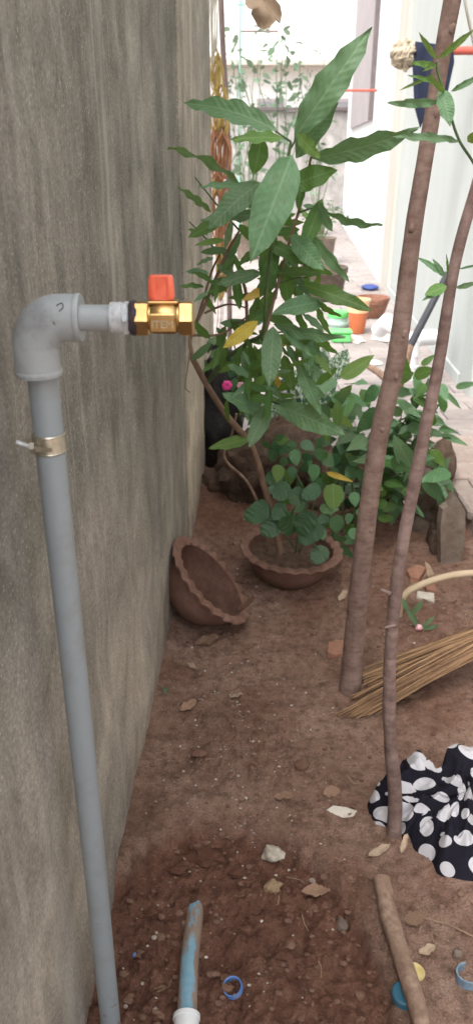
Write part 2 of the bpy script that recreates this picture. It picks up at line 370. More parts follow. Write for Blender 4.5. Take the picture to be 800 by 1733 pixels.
for nm_ in ('bark_thick', 'bark_thin'):
    m_ = M[nm_]; nt_ = m_.node_tree; b_ = nt_.nodes['Principled BSDF']; old = b_.inputs['Normal'].links[0].from_socket; tc_ = nt_.nodes.new('ShaderNodeTexCoord'); mp_ = nt_.nodes.new('ShaderNodeMapping'); mp_.inputs['Scale'].default_value = (26, 26, 85); nt_.links.new(tc_.outputs['Object'], mp_.inputs[0])
    nz_ = nt_.nodes.new('ShaderNodeTexNoise'); nz_.inputs['Scale'].default_value = 1; nz_.inputs['Detail'].default_value = 4; nt_.links.new(mp_.outputs[0], nz_.inputs['Vector']); bp_ = nt_.nodes.new('ShaderNodeBump'); bp_.inputs['Strength'].default_value = .25; bp_.inputs['Distance'].default_value = .002; nt_.links.new(nz_.outputs[0], bp_.inputs['Height']); nt_.links.new(old, bp_.inputs['Normal']); nt_.links.new(bp_.outputs[0], b_.inputs['Normal'])
    rp_ = nt_.nodes.new('ShaderNodeValToRGB'); rp_.color_ramp.elements[0].position = .34; rp_.color_ramp.elements[0].color = (.90, .88, .87, 1); rp_.color_ramp.elements[1].position = .52; mx_ = nt_.nodes.new('ShaderNodeMix'); mx_.data_type = 'RGBA'; mx_.blend_type = 'MULTIPLY'; mx_.inputs[0].default_value = 1; oc_ = b_.inputs['Base Color'].links[0].from_socket
    nt_.links.new(nz_.outputs[0], rp_.inputs[0]); nt_.links.new(oc_, mx_.inputs[6]); nt_.links.new(rp_.outputs[0], mx_.inputs[7]); nt_.links.new(mx_.outputs[2], b_.inputs['Base Color'])
# muddy blue pipe
t = NT('muddy_blue_pipe'); n = t.noise(1, 7, .65, t.mapping((22, 6, 22))); g_ = t.n.new('ShaderNodeNewGeometry'); sx_ = t.n.new('ShaderNodeSeparateXYZ'); t.link(g_.outputs['Normal'], sx_.inputs[0]); f = t.ramp(t.math('SUBTRACT', t.math('MULTIPLY_ADD', n, 1.5, .02), t.math('MULTIPLY', sx_.outputs[2], .46)), [(.42, 0.0), (.50, 1.0)])
c = t.mix(f, t.mix(t.noise(50, 5), (.12, .28, .40), (.27, .42, .50)), t.mix(t.noise(20, 6), (.19, .13, .10), (.34, .26, .21)))
t.bump(t.noise(70, 8, .7), .5, .003); M['mud_pipe'] = t.out(c, .7, 0, .35)
# polka dot cloth
t = NT('polka_dot_cotton'); v = t.tc.outputs['UV']
wv = t.n.new('ShaderNodeVectorMath'); wv.operation = 'ADD'; nv = t.n.new('ShaderNodeTexNoise'); nv.inputs['Scale'].default_value = 7; t.link(v, nv.inputs['Vector'])
sc = t.n.new('ShaderNodeVectorMath'); sc.operation = 'SCALE'; sc.inputs['Scale'].default_value = .012; t.link(nv.outputs['Color'], sc.inputs[0])
t.link(v, wv.inputs[0]); t.link(sc.outputs[0], wv.inputs[1])
dd = t.vor(20, wv.outputs[0], 'Distance', .6); cc = t.vor(20, wv.outputs[0], 'Color', .6)
s3 = t.n.new('ShaderNodeSeparateColor'); t.link(cc, s3.inputs[0])
rad = t.math('MULTIPLY_ADD', s3.outputs[0], .16, .37)
f = t.math('LESS_THAN', dd, rad)
c = t.mix(f, (.012, .011, .018), t.mix(t.noise(18, 5), (.42, .41, .44), (.58, .57, .60)))
t.bump(t.noise(14, 6, .6), .5, .012); M['dots'] = t.out(c, .92, 0, .15)

m_ = M['pvc']; nt_ = m_.node_tree; b_ = nt_.nodes['Principled BSDF']; g_ = nt_.nodes.new('ShaderNodeNewGeometry'); s_ = nt_.nodes.new('ShaderNodeSeparateXYZ'); nt_.links.new(g_.outputs['Position'], s_.inputs[0])
n_ = nt_.nodes.new('ShaderNodeTexNoise'); n_.inputs['Scale'].default_value = 45; n_.inputs['Detail'].default_value = 6; nt_.links.new(g_.outputs['Position'], n_.inputs['Vector'])
q_ = nt_.nodes.new('ShaderNodeMath'); q_.operation = 'MULTIPLY_ADD'; nt_.links.new(s_.outputs[2], q_.inputs[0]); q_.inputs[1].default_value = -.6; nt_.links.new(n_.outputs[0], q_.inputs[2])
r_1 = nt_.nodes.new('ShaderNodeValToRGB'); r_1.color_ramp.elements[0].position = .56; r_1.color_ramp.elements[1].position = .66; nt_.links.new(q_.outputs[0], r_1.inputs[0])
x_ = nt_.nodes.new('ShaderNodeMix'); x_.data_type = 'RGBA'; nt_.links.new(r_1.outputs[0], x_.inputs[0]); nt_.links.new(b_.inputs['Base Color'].links[0].from_socket, x_.inputs[6]); x_.inputs[7].default_value = (.22, .15, .115, 1); nt_.links.new(x_.outputs[2], b_.inputs['Base Color'])
# ---- leaves
def leafmat(name, c1, c2, vein, trans=.25, tcol=None, rough=.5, nv=12, vs=.28, spot=None, rv=.35, bumpd=.0022, pale=0):
    t = NT(name); uv = t.tc.outputs['UV']; sp = t.n.new('ShaderNodeSeparateXYZ'); t.link(uv, sp.inputs[0])
    tt = sp.outputs[0]; ss = t.math('ABSOLUTE', t.math('SUBTRACT', sp.outputs[1], .5))
    ph = t.math('MULTIPLY', t.math('SUBTRACT', tt, t.math('MULTIPLY', ss, .38)), nv*2*math.pi)
    wv = t.math('MULTIPLY_ADD', t.math('SINE', ph), .5, .5)
    line = t.ramp(wv, [(.88, 0.0), (1.0, 1.0)])
    mid = t.ramp(ss, [(.012, 1.0), (.035, 0.0)])
    c = t.mix(t.ramp(t.noise(14, 5, .6), [(.3, 0.0), (.7, 1.0)]), c1, c2)
    if spot:
        n = t.ramp(t.noise(9, 7, .75, uv), [(.49, 0.0), (.54, 1.0)]); c = t.mix(n, c, spot)
    c = t.mix(t.math('MULTIPLY', line, vs*.6), c, vein); c = t.mix(t.math('MULTIPLY', mid, .8), c, vein)
    c = t.mix(t.ramp(t.math('ADD', t.noise(5, 8, .75, uv), t.math('MULTIPLY', t.rnd(), .12)), [(.70, 0.0), (.74, .8)]), c, (.16, .11, .05))
    h = t.n.new('ShaderNodeHueSaturation'); t.link(c, h.inputs['Color'])
    t.link(t.math('MULTIPLY_ADD', t.rnd(), rv, 1-rv/2), h.inputs['Value']); t.link(t.math('MULTIPLY_ADD', t.rnd(), .03, .485), h.inputs['Hue']); c = h.outputs[0]
    t.out(c, rough, 0, .45)
    b = t.bump(wv, vs, bumpd); t.bump(t.noise(60, 4, .6), .2, .002, b)
    tr = t.n.new('ShaderNodeBsdfTranslucent'); mx = t.n.new('ShaderNodeMixShader'); mx.inputs[0].default_value = trans
    if tcol: 
        tm = t.mix(.7, c, tcol); t.link(tm, tr.inputs[0])
    else: t.link(c, tr.inputs[0])
    t.link(t.b.outputs[0], mx.inputs[1]); t.link(tr.outputs[0], mx.inputs[2])
    t.link(mx.outputs[0], t.n['Material Output'].inputs[0]); return t.m
LM = {
 'g': leafmat('leaf_mid_green', (.105, .21, .10), (.165, .29, .15), (.22, .34, .19), .28, (.18, .32, .07)),
 'b': leafmat('leaf_backlit_green', (.060, .14, .038), (.10, .21, .055), (.17, .28, .10), .42, (.22, .38, .05)),  # backlit look put into the colour: saturated and more translucent
 'f': leafmat('leaf_fresh_green', (.11, .23, .055), (.17, .30, .08), (.25, .38, .14), .35, (.3, .42, .06)),
 'y': leafmat('leaf_yellow', (.50, .34, .04), (.62, .46, .09), (.55, .48, .15), .3, (.6, .4, .03)),
 'd': leafmat('leaf_dark_glossy', (.030, .095, .035), (.060, .14, .055), (.04, .10, .05), .15, None, .38, 5, .35, bumpd=.003),
 'e': leafmat('leaf_pepper_green', (.065, .16, .060), (.12, .235, .10), (.09, .17, .10), .2, (.08, .2, .05), .42, 7, .4),
 'v': leafmat('leaf_white_speckled', (.035, .10, .05), (.06, .14, .08), (.1, .18, .1), .2, None, .45, 9, .2, (.55, .62, .50)),
 'p': leafmat('leaf_glare_paled', (.10, .17, .10), (.18, .25, .16), (.2, .3, .2), .35, None, .6, 6, .1),  # green paled to imitate glare washing out the distant plants
 'r': M['dry_leaf'], 't': M['dry_pale'],
}
def leafmesh(name, kind, seed, nl=12, nw=3):
    rs = random.Random(seed); me = bpy.data.meshes.new(name); vs = []; fs = []; uv = []
    droop = {'lance': .28, 'ovate': .14, 'crinkle': .12, 'dry': -.25}[kind]*rs.uniform(.5, 1.5); side = rs.uniform(-.07, .07)
    fold = {'lance': .22, 'ovate': .16, 'crinkle': .1, 'dry': .5}[kind]; wa = {'lance': .042, 'ovate': .018, 'crinkle': .03, 'dry': .06}[kind]
    ph = rs.uniform(0, 6); wf = rs.uniform(5, 8)*(1.6 if kind == 'lance' else 1)
    for i in range(nl+1):
        t = i/nl
        if kind == 'lance': wd = .84*(t**.80)*((1-t)**.92)/.30
        elif kind == 'ovate': wd = (t**.52)*((1-t)**.95)/.39
        elif kind == 'crinkle': wd = (t**.42)*((1-t)**.50)/.525
        else: wd = (t**.6)*((1-t)**.6)/.43*(1+.12*math.sin(t*23+seed))
        if kind == 'lance' and 0 < i < nl: wd *= 1 + .035*math.sin(t*55+seed)
        for j in range(-nw, nw+1):
            s = j/nw; x = s*.5*wd + side*math.sin(t*math.pi)
            z = -droop*t*t*1.0 + droop*.25*t + fold*abs(s)*wd*.25*.5 + wa*math.sin(t*wf*2+ph+(1.5 if j > 0 else 0))*abs(s)**1.5*min(1, 4*t)
            if kind == 'crinkle': z += .02*math.sin(t*30)*math.sin(abs(s)*9)
            if kind == 'dry': z += .08*mn.noise(Vector((t*4, s*2, seed)))
            vs.append((x, t, z)); uv.append((t, .5+s*.5*min(wd, 1)))
    n = 2*nw+1
    for i in range(nl):
        for j in range(n-1): a = i*n+j; fs.append((a, a+1, a+1+n, a+n))
    me.from_pydata(vs, [], fs); me.update(); l = me.uv_layers.new(name='UVMap')
    for lp in me.loops: l.data[lp.index].uv = uv[lp.vertex_index]
    me.polygons.foreach_set('use_smooth', [True]*len(me.polygons)); return me
LMESH = {}
def leafdata(kind, mk, i, lod):
    k = (kind, mk, i, lod)
    if k not in LMESH:
        me = leafmesh('leaf', kind, i*7+3, *((12, 3) if lod == 0 else (6, 1) if lod == 1 else (4, 1))); me.materials.append(LM[mk]); LMESH[k] = me
    return LMESH[k]
rl = random.Random(5)
def leafobj(parent, P, Q, wd, N, kind='lance', mk='g', lod=0, name='leaf', zs=None, var=None):
    y = (Q-P); L = y.length; y = y.normalized(); N = (N - y*N.dot(y)).normalized(); x = y.cross(N)
    m = Matrix(((x.x*wd, y.x*L, N.x*(zs or L), 0), (x.y*wd, y.y*L, N.y*(zs or L), 0), (x.z*wd, y.z*L, N.z*(zs or L), 0), (0, 0, 0, 1)))
    o = bpy.data.objects.new(name, leafdata(kind, mk, rl.randrange(8) if var is None else var, lod)); COL.objects.link(o)
    if parent: o.parent = parent; P = P - wloc(parent)
    m.translation = P; o.matrix_basis = m; return o
def leafpx(parent, bu, bv, tu, tv, wpx, yb, yt, mk='g', kind='lance', a=None, lod=0, name='leaf'):
    P = W(bu, bv, yb); Q = W(tu, tv, yt); ax = (Q-P).normalized()
    tc = (Vector((0, 0, CAM_H)) - (P+Q)/2).normalized(); N = (tc - ax*tc.dot(ax)).normalized()
    if a is None: a = rl.uniform(-35, 35)
    N = Matrix.Rotation(R(a), 3, ax) @ N
    return leafobj(parent, P, Q, pxm(wpx, (P+Q)/2)/max(.45, math.cos(R(a))), N, kind, mk, lod, name)

# ================================================================== SETTING
def soil_h(x, y):
    x = np.asarray(x, float); y = np.asarray(y, float)
    h = (fbm(x, y, 4, 4, 1)-.5)*.03 + (fbm(x, y, 22, 4, 2)-.5)*.014
    d = np.sqrt(((x+.02)/.33)**2 + ((y-.93)/.475)**2) + (fbm(x, y, 9, 4, 7)-.5)*.22
    pit = 1-sstep(.91, 1.0, d); lump = fbm(x, y, 30, 5, 5, .6)
    h = h + pit*(-.045 + (lump-.5)*.05 + (np.abs(fbm(x, y, 60, 3, 15)-.5))*.03)
    rim = np.exp(-((d-1.08)/.09)**2)*.008; h = h + rim
    rough = sstep(.2, .8, fbm(x, y, 3, 2, 11))
    cl = np.clip(fbm(x, y, 75, 3, 9)-.60, 0, 1)*.05; h = h + cl*(.3+rough)
    wl_ = -.332+.046*y; h = h + .02*np.exp(-((x-wl_)/.05)**2)
    h = h + .05*sstep(3.0, 3.6, y) + .022*np.exp(-((x-.352)**2+(y-1.925)**2)/.055**2) + .014*np.exp(-((x-.385)**2+(y-1.365)**2)/.04**2)
    return h, pit*(1+.6*np.exp(-((d-.86)/.10)**2)*(y > .95))
def gz(x, y): return float(soil_h(x, y)[0])
def S(u, v, up=0.0):                  # point on the soil surface at a photo pixel
    z = 0.0
    for _ in range(5):
        p = G(u, v, z); z = gz(p.x, p.y)+up
    return G(u, v, z)
def grid_obj(name, xs, ys, zf, mat, kind='structure', attr=None):
    X, Y = np.meshgrid(xs, ys); Z, A = zf(X, Y); nx, ny = len(xs), len(ys)
    co = np.stack([X, Y, Z], -1).reshape(-1, 3); me = bpy.data.meshes.new(name)
    i = np.arange((nx-1)*(ny-1)); r = i//(nx-1); c = i % (nx-1); a = r*nx+c
    f = np.stack([a, a+1, a+1+nx, a+nx], -1)
    me.vertices.add(len(co)); me.vertices.foreach_set('co', co.ravel()); me.loops.add(f.size); me.loops.foreach_set('vertex_index', f.ravel())
    me.polygons.add(len(f)); me.polygons.foreach_set('loop_start', np.arange(0, f.size, 4)); me.polygons.foreach_set('loop_total', np.full(len(f), 4))
    me.update(); me.validate()
    if attr: a_ = me.attributes.new(attr, 'FLOAT', 'POINT'); a_.data.foreach_set('value', A.ravel().astype(np.float32))
    me.polygons.foreach_set('use_smooth', np.ones(len(f), bool)); me.materials.append(mat)
    o = bpy.data.objects.new(name, me); COL.objects.link(o); o['kind'] = kind; return o
xs = np.linspace(-.42, 1.02, 250); ys = np.concatenate([np.linspace(.3, .8, 30)[:-1], np.linspace(.8, 2.0, 220)[:-1], np.linspace(2.0, 3.75, 170)])
def sz(X, Y):
    h, pit = soil_h(X, Y)
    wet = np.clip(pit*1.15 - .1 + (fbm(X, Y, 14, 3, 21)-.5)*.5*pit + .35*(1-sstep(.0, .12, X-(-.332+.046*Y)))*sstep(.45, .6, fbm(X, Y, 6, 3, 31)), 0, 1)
    wet = np.maximum(wet, .75*sstep(2.75, 3.1, Y))          # far end of the bed under the shrubs is a darker red
    wet = np.maximum(wet, .45*sstep(.55, .65, fbm(X, Y, 5, 3, 41)))
    return h, np.clip(wet, 0, 1)
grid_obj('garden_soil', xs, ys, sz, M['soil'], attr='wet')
mb = MB(); mb.add([(-150, -60, -.14), (150, -60, -.14), (150, 220, -.14), (-150, 220, -.14)], [(0, 1, 2, 3)]); mb.build('ground', M['ground'])['kind'] = 'structure'
rs = random.Random(11)
# scattered crumbs and grit: nobody could count them
mb = MB()
for i in range(2600):
    y = rs.uniform(.75, 3.3)**1.0; x = rs.uniform(-.3, .9)
    if x < -.30+.046*y: continue
    d = ((x+.02)/.33)**2+((y-.93)/.475)**2
    s = rs.choice((.004, .005, .007, .010))*(1.5 if d < 1 else 1)*rs.uniform(.7, 1.4); z = gz(x, y)
    mb.blob((x, y, z+s*.15), (s*1.3, s, s*.8), rs.random()*50, 1, .4, rs.uniform(0, .55) if d > 1 else rs.uniform(0, .25))
mb.build('soil_crumbs', M['clod'], stuff=True, origin=(0, 0, 0))
mb = MB()
for i in range(420):
    y = rs.gauss(1.75, .35) if rs.random() < .6 else rs.uniform(.95, 3.2); x = rs.gauss(.0, .14) if y < 2.1 else rs.uniform(-.2, .85)
    if x < -.29+.046*y: continue
    s = rs.choice((.0025, .003, .004, .006))*rs.uniform(.7, 1.3); z = gz(x, y)
    mb.blob((x, y, z+s*.3), (s*1.3, s, s*.8), rs.random()*50, 1, .3, rs.random())
mb.build('pale_grit', M['pebble'], stuff=True, origin=(0, 0, 0))
mb = MB()
for i in range(150):
    y = rs.uniform(1.0, 3.3); x = rs.uniform(-.2, .85); a = rs.uniform(0, 6.28); l = rs.uniform(.015, .06); b = rs.uniform(-1, 1)
    pts = []
    for k in range(4):
        q = k/3-.5; px_ = x+math.cos(a+b*q)*l*q; py_ = y+math.sin(a+b*q)*l*q; pts.append((px_, py_, gz(px_, py_)+.003))
    mb.tube(pts, rs.uniform(.0006, .0014), 4, tint=rs.random())
mb.build('twig_litter', M['straw'], stuff=True, origin=(0, 0, 0))

# ------------------------------------------------------------------ boundary wall
def xw(y): return -.332+.046*y
wall = empty('boundary_wall', (xw(1.5), 1.5, 0), 'tall weathered grey cement boundary wall on the left carrying the grey water pipe', 'wall')
def wallface(y0, y1, off, name, mat, z1=2.9, seed=0, cols=170, rows=190):
    mb = MB(); n = Vector((1, -.046, 0)).normalized(); vs = []
    ys = [y0+(y1-y0)*i/cols for i in range(cols+1)]; zs = [-.16+(z1+.16)*j/rows for j in range(rows+1)]
    for z in zs:
        for y in ys:
            d = off + .006*mn.noise(Vector((y*3, z*1.5, seed))) + .0025*mn.noise(Vector((y*18, z*9, seed))) + .0012*mn.noise(Vector((y*60, z*40, seed)))
            vs.append((xw(y)+n.x*d, y+n.y*d, z))
    c = cols+1; fs = [(j*c+i, j*c+i+1, (j+1)*c+i+1, (j+1)*c+i) for j in range(rows) for i in range(cols)]
    k = len(vs)
    for y in (y0, y1):
        for z in (-.16, z1): vs.append((xw(y)-.15, y, z))
    a, b, d_, e = 0, cols, rows*c, rows*c+cols
    col0 = [j*c for j in range(rows+1)]; col1 = [j*c+cols for j in range(rows+1)]
    fs.append(tuple(col0[::-1]+[k, k+1][0:2])[::1]); fs.append(tuple(col1+[k+3, k+2]))
    fs.append(tuple([d_+i for i in range(cols+1)]+[k+3, k+1])[::-1]); fs.append((k, k+2, k+3, k+1))
    mb.add(vs, fs); return mb.build(name, mat, wall, angle=50)
wallface(-1.6, 2.9, 0, 'wall_face', M['concrete'], cols=260)
wallface(2.9, 4.3, .007, 'end_pillar', M['concrete_pale'], seed=5, cols=60)

# ------------------------------------------------------------------ paving behind the bed
pav = MB(); pav.box((.9, 12.6, -.07), (4.6, 17.4, .14)); base = pav.build('brick_paving', M['paver_joint'], origin=(0, 0, 0)); base['kind'] = 'structure'
WL[base.name] = Vector((0, 0, 0))
me_v = []
for k in range(4):
    mb = MB(); mb.box((0, 0, 0), (.385, .188, .03), bev=.006)
    mb.v = [(x+.004*mn.noise(Vector((x*9, y*9, k))), y+.003*mn.noise(Vector((x*9, y*9, k+5))), z+.002*mn.noise(Vector((x*9, y*9, k+9)))) for x, y, z in mb.v]
    o = mb.build('paver', M['paver'], base, smooth=False, origin=(0, 0, 0)); me_v.append(o.data); bpy.data.objects.remove(o)
cnt = 0; far = MB(); y = 4.05; row = 0
while y < 21:
    for i in range(-2, 9):
        x = -.35 + i*.39 + (.195 if row % 2 else 0) - .3
        if x > 1.9 + (y-8)*.05 or x < -1.2: continue
        zz = .004+rs.uniform(-.003, .003); tl = Matrix.Rotation(rs.gauss(0, .012), 4, 'Z')
        if cnt < 298:
            o = bpy.data.objects.new('paver', me_v[cnt % 4]); COL.objects.link(o); o.parent = base; o.location = (x, y, zz); o.rotation_euler = (rs.gauss(0, .008), rs.gauss(0, .008), rs.gauss(0, .012)); cnt += 1
        else: far.box((x, y, zz), (.385, .188, .03), bev=.006)
    y += .193; row += 1
far.build('paver', M['paver'], base, smooth=False, stuff=True)
# paving strip to the right of the bed (steps up from the soil)
side = MB(); side.box((1.55, 2.7, -.02), (1.06, 2.66, .2)); sb_ = side.build('side_paving', M['paver_joint'], origin=(0, 0, 0)); sb_['kind'] = 'structure'
for r_ in range(13):
    for i in range(3):
        y = 1.5+r_*.2; x = 1.17+i*.34+(.1 if r_ % 2 else 0)
        mb = MB(); mb.box((0, 0, 0), (.33, .19, .05), bev=.01); mb.v = [(a+.006*mn.noise(Vector((a*8, b*8, r_+i*7))), b+.006*mn.noise(Vector((a*8, b*8, r_+i*9+4))), c_) for a, b, c_ in mb.v]
        o = mb.build('brick', M['step'], None, smooth=False, origin=(0, 0, 0)); o.location = (x, y, .078+rs.uniform(-.004, .004)); o.parent = sb_

# ------------------------------------------------------------------ house on the right
house = empty('house', (1.7, 8, 0), 'pale painted house side with white, cream and grey wall panels on the right', 'house')
def slabwall(name, x0, y0, x1, y1, z0, z1, th, mat, tint=.5):
    d = Vector((x1-x0, y1-y0, 0)); L = d.length; d.normalize(); n = Vector((d.y, -d.x, 0))   # thickness to the +x side
    mb = MB(); ang = math.atan2(d.y, d.x); c = Vector(((x0+x1)/2, (y0+y1)/2, (z0+z1)/2)) + n*th/2
    mb.box(c, (L, th, z1-z0), Matrix.Rotation(ang, 3, 'Z'), bev=.006); return mb.build(name, mat, house, smooth=False)
slabwall('white_wall', 1.80, 10.0, 2.42, 18.8, -.1, 4.6, .25, M['white_wall'])
slabwall('cream_pillar', 1.76, 9.25, 1.80, 9.995, -.1, 4.6, .4, M['cream_wall'])
slabwall('grey_wall', 1.575, 5.3, 1.79, 9.245, -.1, 4.6, .25, M['grey_wall'])
slabwall('corner_strip', 1.55, 4.98, 1.565, 5.295, -.1, 4.6, .25, M['grey_wall'])
slabwall('cream_wall', 1.60, .2, 1.62, 4.975, -.1, 4.6, .25, M['cream_wall'])
slabwall('plinth', 1.555, 5.31, 1.76, 9.24, -.1, .10, .02, M['grey_wall'])
# tall shutter panel high in the white wall
def onW1(y): return 1.80+(y-10.0)*(.62/8.8)
for (ya, yb, za, zb, off, mt, nm) in ((12.7, 17.2, 1.95, 4.3, -.03, 'lilac', 'shutter'), (12.5, 12.69, 1.95, 4.3, -.05, 'dark_frame', 'window_frame')):
    mb = MB(); ang = math.atan2(8.8, .62); c = Vector((onW1((ya+yb)/2)+off/2, (ya+yb)/2, (za+zb)/2)); mb.box(c, (yb-ya, abs(off)+.02, zb-za), Matrix.Rotation(ang, 3, 'Z')); mb.build(nm, M[mt], house, smooth=False)
mb = MB(); P = W(572, 153, 11.6); Q = W(637, 153, 11.2); mb.tube([P, Q], .016, 8); o = mb.build('red_rail', M['red_paint']); tag(o, 'thin red rail in front of the white house wall beside the lilac shutter', 'rail')
mb = MB(); P = W(762, 86, 5.9); Q = W(905, 84, 5.3); mb.tube([P, Q], .026, 10); o = mb.build('red_pole', M['red_paint']); tag(o, 'thick red pole across the grey wall at the upper right edge', 'pole')

# far end: weathered wall, white building, railing
mb = MB(); mb.box((.6, 21.4, 1.15), (5.4, .2, 2.6), bev=.01); fw = mb.build('back_wall', M['far_wall'], smooth=False); tag(fw, 'weathered grey wall closing the far end of the paved yard', 'wall')
WL[fw.name] = Vector(fw.location)
mb = MB(); mb.box((.6, 21.37, 2.50), (5.5, .34, .07)); mb.build('coping', M['dark_frame'], fw, smooth=False)
fb = empty('far_building', (-2, 30, 0), 'bright white two storey building rising beyond the far yard wall', 'building')
mb = MB(); mb.box((-.5, 33, 3.2), (16, 5, 6.6)); mb.build('wall', M['far_white'], fb, smooth=False)
mb = MB(); mb.box((-.5, 30.2, 4.3), (16, .8, .16)); mb.build('ledge', M['cream_wall'], fb, smooth=False)
for x in (-4.0, -1.4, 1.2, 3.8):
    mb = MB(); mb.box((x, 30.49, 2.6), (1.0, .05, 1.3)); wf = mb.build('window', M['lilac'], fb, smooth=False)
    mb = MB(); mb.box((x, 30.46, 2.6), (.8, .04, 1.1)); mb.build('pane', M['glass_dark'], wf, smooth=False)
rail = empty('teal_railing', W(405, 150, 16), 'teal metal post with a thin brown bar above the far yard wall', 'railing')
rail.location.z = 0; WL[rail.name] = Vector(rail.location)
mb = MB(); P = W(405, 150, 16); P.z = -.1; Q = W(407, -60, 16); mb.tube([P, Q], .022, 8); mb.build('post', M['teal'], rail)
mb = MB(); mb.tube([W(407, 53, 16), W(470, 53, 16)], .02, 6); mb.build('bar', M['pole_brown'], rail)
mb = MB(); mb.tube([W(400, 8, 16), W(415, 8, 16)], .02, 6); mb.build('cross_piece', M['teal'], rail)

# ================================================================== WATER PIPE
pb = S(186, 1733); PY = .915
P_el = W(71, 560, PY); 
top = W(72, 632, PY); bot = W(187, 1740, PY); bot.z = -.12; bot.x = top.x + (W(187, 1733, PY).x-top.x)*1.05
pipe = empty('water_pipe', (bot.x, bot.y, gz(bot.x, bot.y)), 'grey PVC water pipe clamped up the cement wall and ending in a brass tap', 'water pipe')
WL[pipe.name] = Vector(pipe.location)
rp = pxm(26, top)
mb = MB(); mb.tube(spline([bot, bot.lerp(top, .5)+Vector((.002, -.001, 0)), top+Vector((0, 0, .01))], 8), rp, 40, wob=.01); mb.build('riser', M['pvc'], pipe)
# elbow
re = pxm(38.5, top); c0 = top.copy(); c0.x -= .004; Rr = .036
zE = W(100, 538, PY).z; ax = c0.x
pts = [Vector((ax, PY, top.z-.002)), Vector((ax, PY, zE-Rr))]
for k in range(1, 9):
    a = R(90)*k/8; pts.append(Vector((ax+Rr-Rr*math.cos(a), PY, zE-Rr+Rr*math.sin(a))))
xe = W(136, 538, PY).x; pts.append(Vector((xe, PY, zE)))
radii = [re]*2+[re*(1+.06*math.sin(math.pi*k_/8)) for k_ in range(1, 9)]+[re]
mb = MB(); mb.tube(pts, radii, 48); elbow = mb.build('elbow', M['pvc_fit'], pipe, angle=35); WL[elbow.name] = wloc(pipe)
def onelbow(u, v):
    p = W(u, v, PY); dz = p.z-zE; return Vector((p.x, PY-math.sqrt(max(0, re*re-dz*dz))-.0004, p.z))
for L_ in (((80, 512), (88, 508), (92, 514), (86, 520)), ((77, 536), (80, 542))):
    mb = MB(); mb.tube(spline([onelbow(u+22, v) for u, v in L_], 3), .0006, 5); mb.build('pen_mark', M['tape'], elbow)
for (c, d) in ((Vector((ax, PY, top.z)), Vector((0, 0, 1))), (Vector((xe, PY, zE)), Vector((-1, 0, 0)))):
    mb = MB(); q = d.to_track_quat('Z', 'Y').to_matrix().to_4x4(); q.translation = c
    mb.lathe([(re*.80, -.0005), (re*.99, -.002), (re*1.03, .0005), (re*1.03, .004), (re*1.005, .0055), (re*.98, .0055)], 48, q); mb.build('socket_rim', M['pvc_fit'], elbow, angle=35)
XD = Vector((1, 0, 0))
def xpos(u): return W(u, 538, PY).x
def cylx(name, u0, u1, rpx, mat, parent, n=32, prof=None, ang=35, rot=0):
    mb = MB(); q = XD.to_track_quat('Z', 'Y').to_matrix().to_4x4(); q.translation = Vector((xpos(u0), PY, zE)); L = xpos(u1)-xpos(u0)
    k = pxm(1, top)
    pr = [(r*k, t*L) for r, t in (prof or [(rpx, 0), (rpx, 1)])]
    mb.lathe(pr, n, q, a0=rot); return mb.build(name, mat, parent, angle=ang)
cylx('stub_pipe', 130, 192, 21, M['pvc_fit'], pipe)
ad = cylx('threaded_adapter', 187, 221, 25, M['galv'], pipe, 32, [(22, 0), (25, .03), (25.5, .1), (25.5, .60), (24, .62), (24, .95), (22, 1)])
cylx('hex_collar', 209, 219, 27, M['galv'], ad, 6, [(25, 0), (28, .15), (28, .85), (25, 1)], 20)
# sealant ring: lumpy
mb = MB(); q = XD.to_track_quat('Z', 'Y').to_matrix().to_4x4(); q.translation = Vector((xpos(219), PY, zE)); k = pxm(1, top)
mb.lathe([(r_*k, t_*.0105) for r_, t_ in ((20, 0), (26, .1), (28, .4), (28.5, .7), (26, 1), (20, 1.15))], 40, q, lambda i, r, z, a: (r*(1+.05*mn.noise(Vector((math.cos(a)*3, math.sin(a)*3, i)))), z+.002*mn.noise(Vector((math.cos(a)*2, math.sin(a)*2, 4))))); mb.build('sealant_ring', M['tape'], pipe)
vb = cylx('ball_valve', 250, 304, 26, M['brass'], pipe, 48, [(19, 0), (22, .05), (24, .12), (26, .2), (26, .82), (24, .9), (22, .96), (19, 1)], 30)
for (a, b) in ((229, 254), (303, 328)):
    cylx('hex_nut', a, b, 27, M['brass'], vb, 6, [(20, 0), (27, .0), (29.5, .10), (29.5, .90), (27, 1), (20, 1)], 15, rot=R(0))
for (a, b) in ((252, 256), (301, 305)): cylx('neck_ring', a, b, 24, M['brass'], vb, 40)
# raised pad facing the camera with cast lettering
mb = MB(); mb.box((xpos(277), PY-21.5*k, zE-4*k), (42*k, 9*k, 30*k), bev=2*k); mb.build('body_pad', M['brass'], vb, angle=30)
mb = MB(); mb.box((xpos(277), PY, zE+26*k), (50*k, 26*k, 5*k), bev=1.5*k); mb.build('bonnet_plate', M['brass'], vb, angle=30)
mb = MB(); mb.tube([Vector((xpos(276), PY, zE+26*k)), Vector((xpos(276), PY, zE+40*k))], 11*k, 24); mb.build('stem', M['brass'], vb, angle=30)
tx = bpy.data.curves.new('lettering', 'FONT'); tx.body = 'ITEM'; tx.size = 17*k; tx.extrude = .0012; tx.align_x = 'CENTER'; tx.align_y = 'CENTER'
to = bpy.data.objects.new('lettering', tx); COL.objects.link(to); bpy.context.view_layer.update()
dg = bpy.context.evaluated_depsgraph_get(); tme = bpy.data.meshes.new_from_object(to.evaluated_get(dg)); bpy.data.objects.remove(to)
tme.materials.clear(); tme.materials.append(M['steel']); to = bpy.data.objects.new('cast_lettering', tme); COL.objects.link(to); to.parent = vb
to.rotation_euler = (R(90), 0, 0); to.location = Vector((xpos(277), PY-26*k-.0003, zE-6*k))-wloc(pipe)
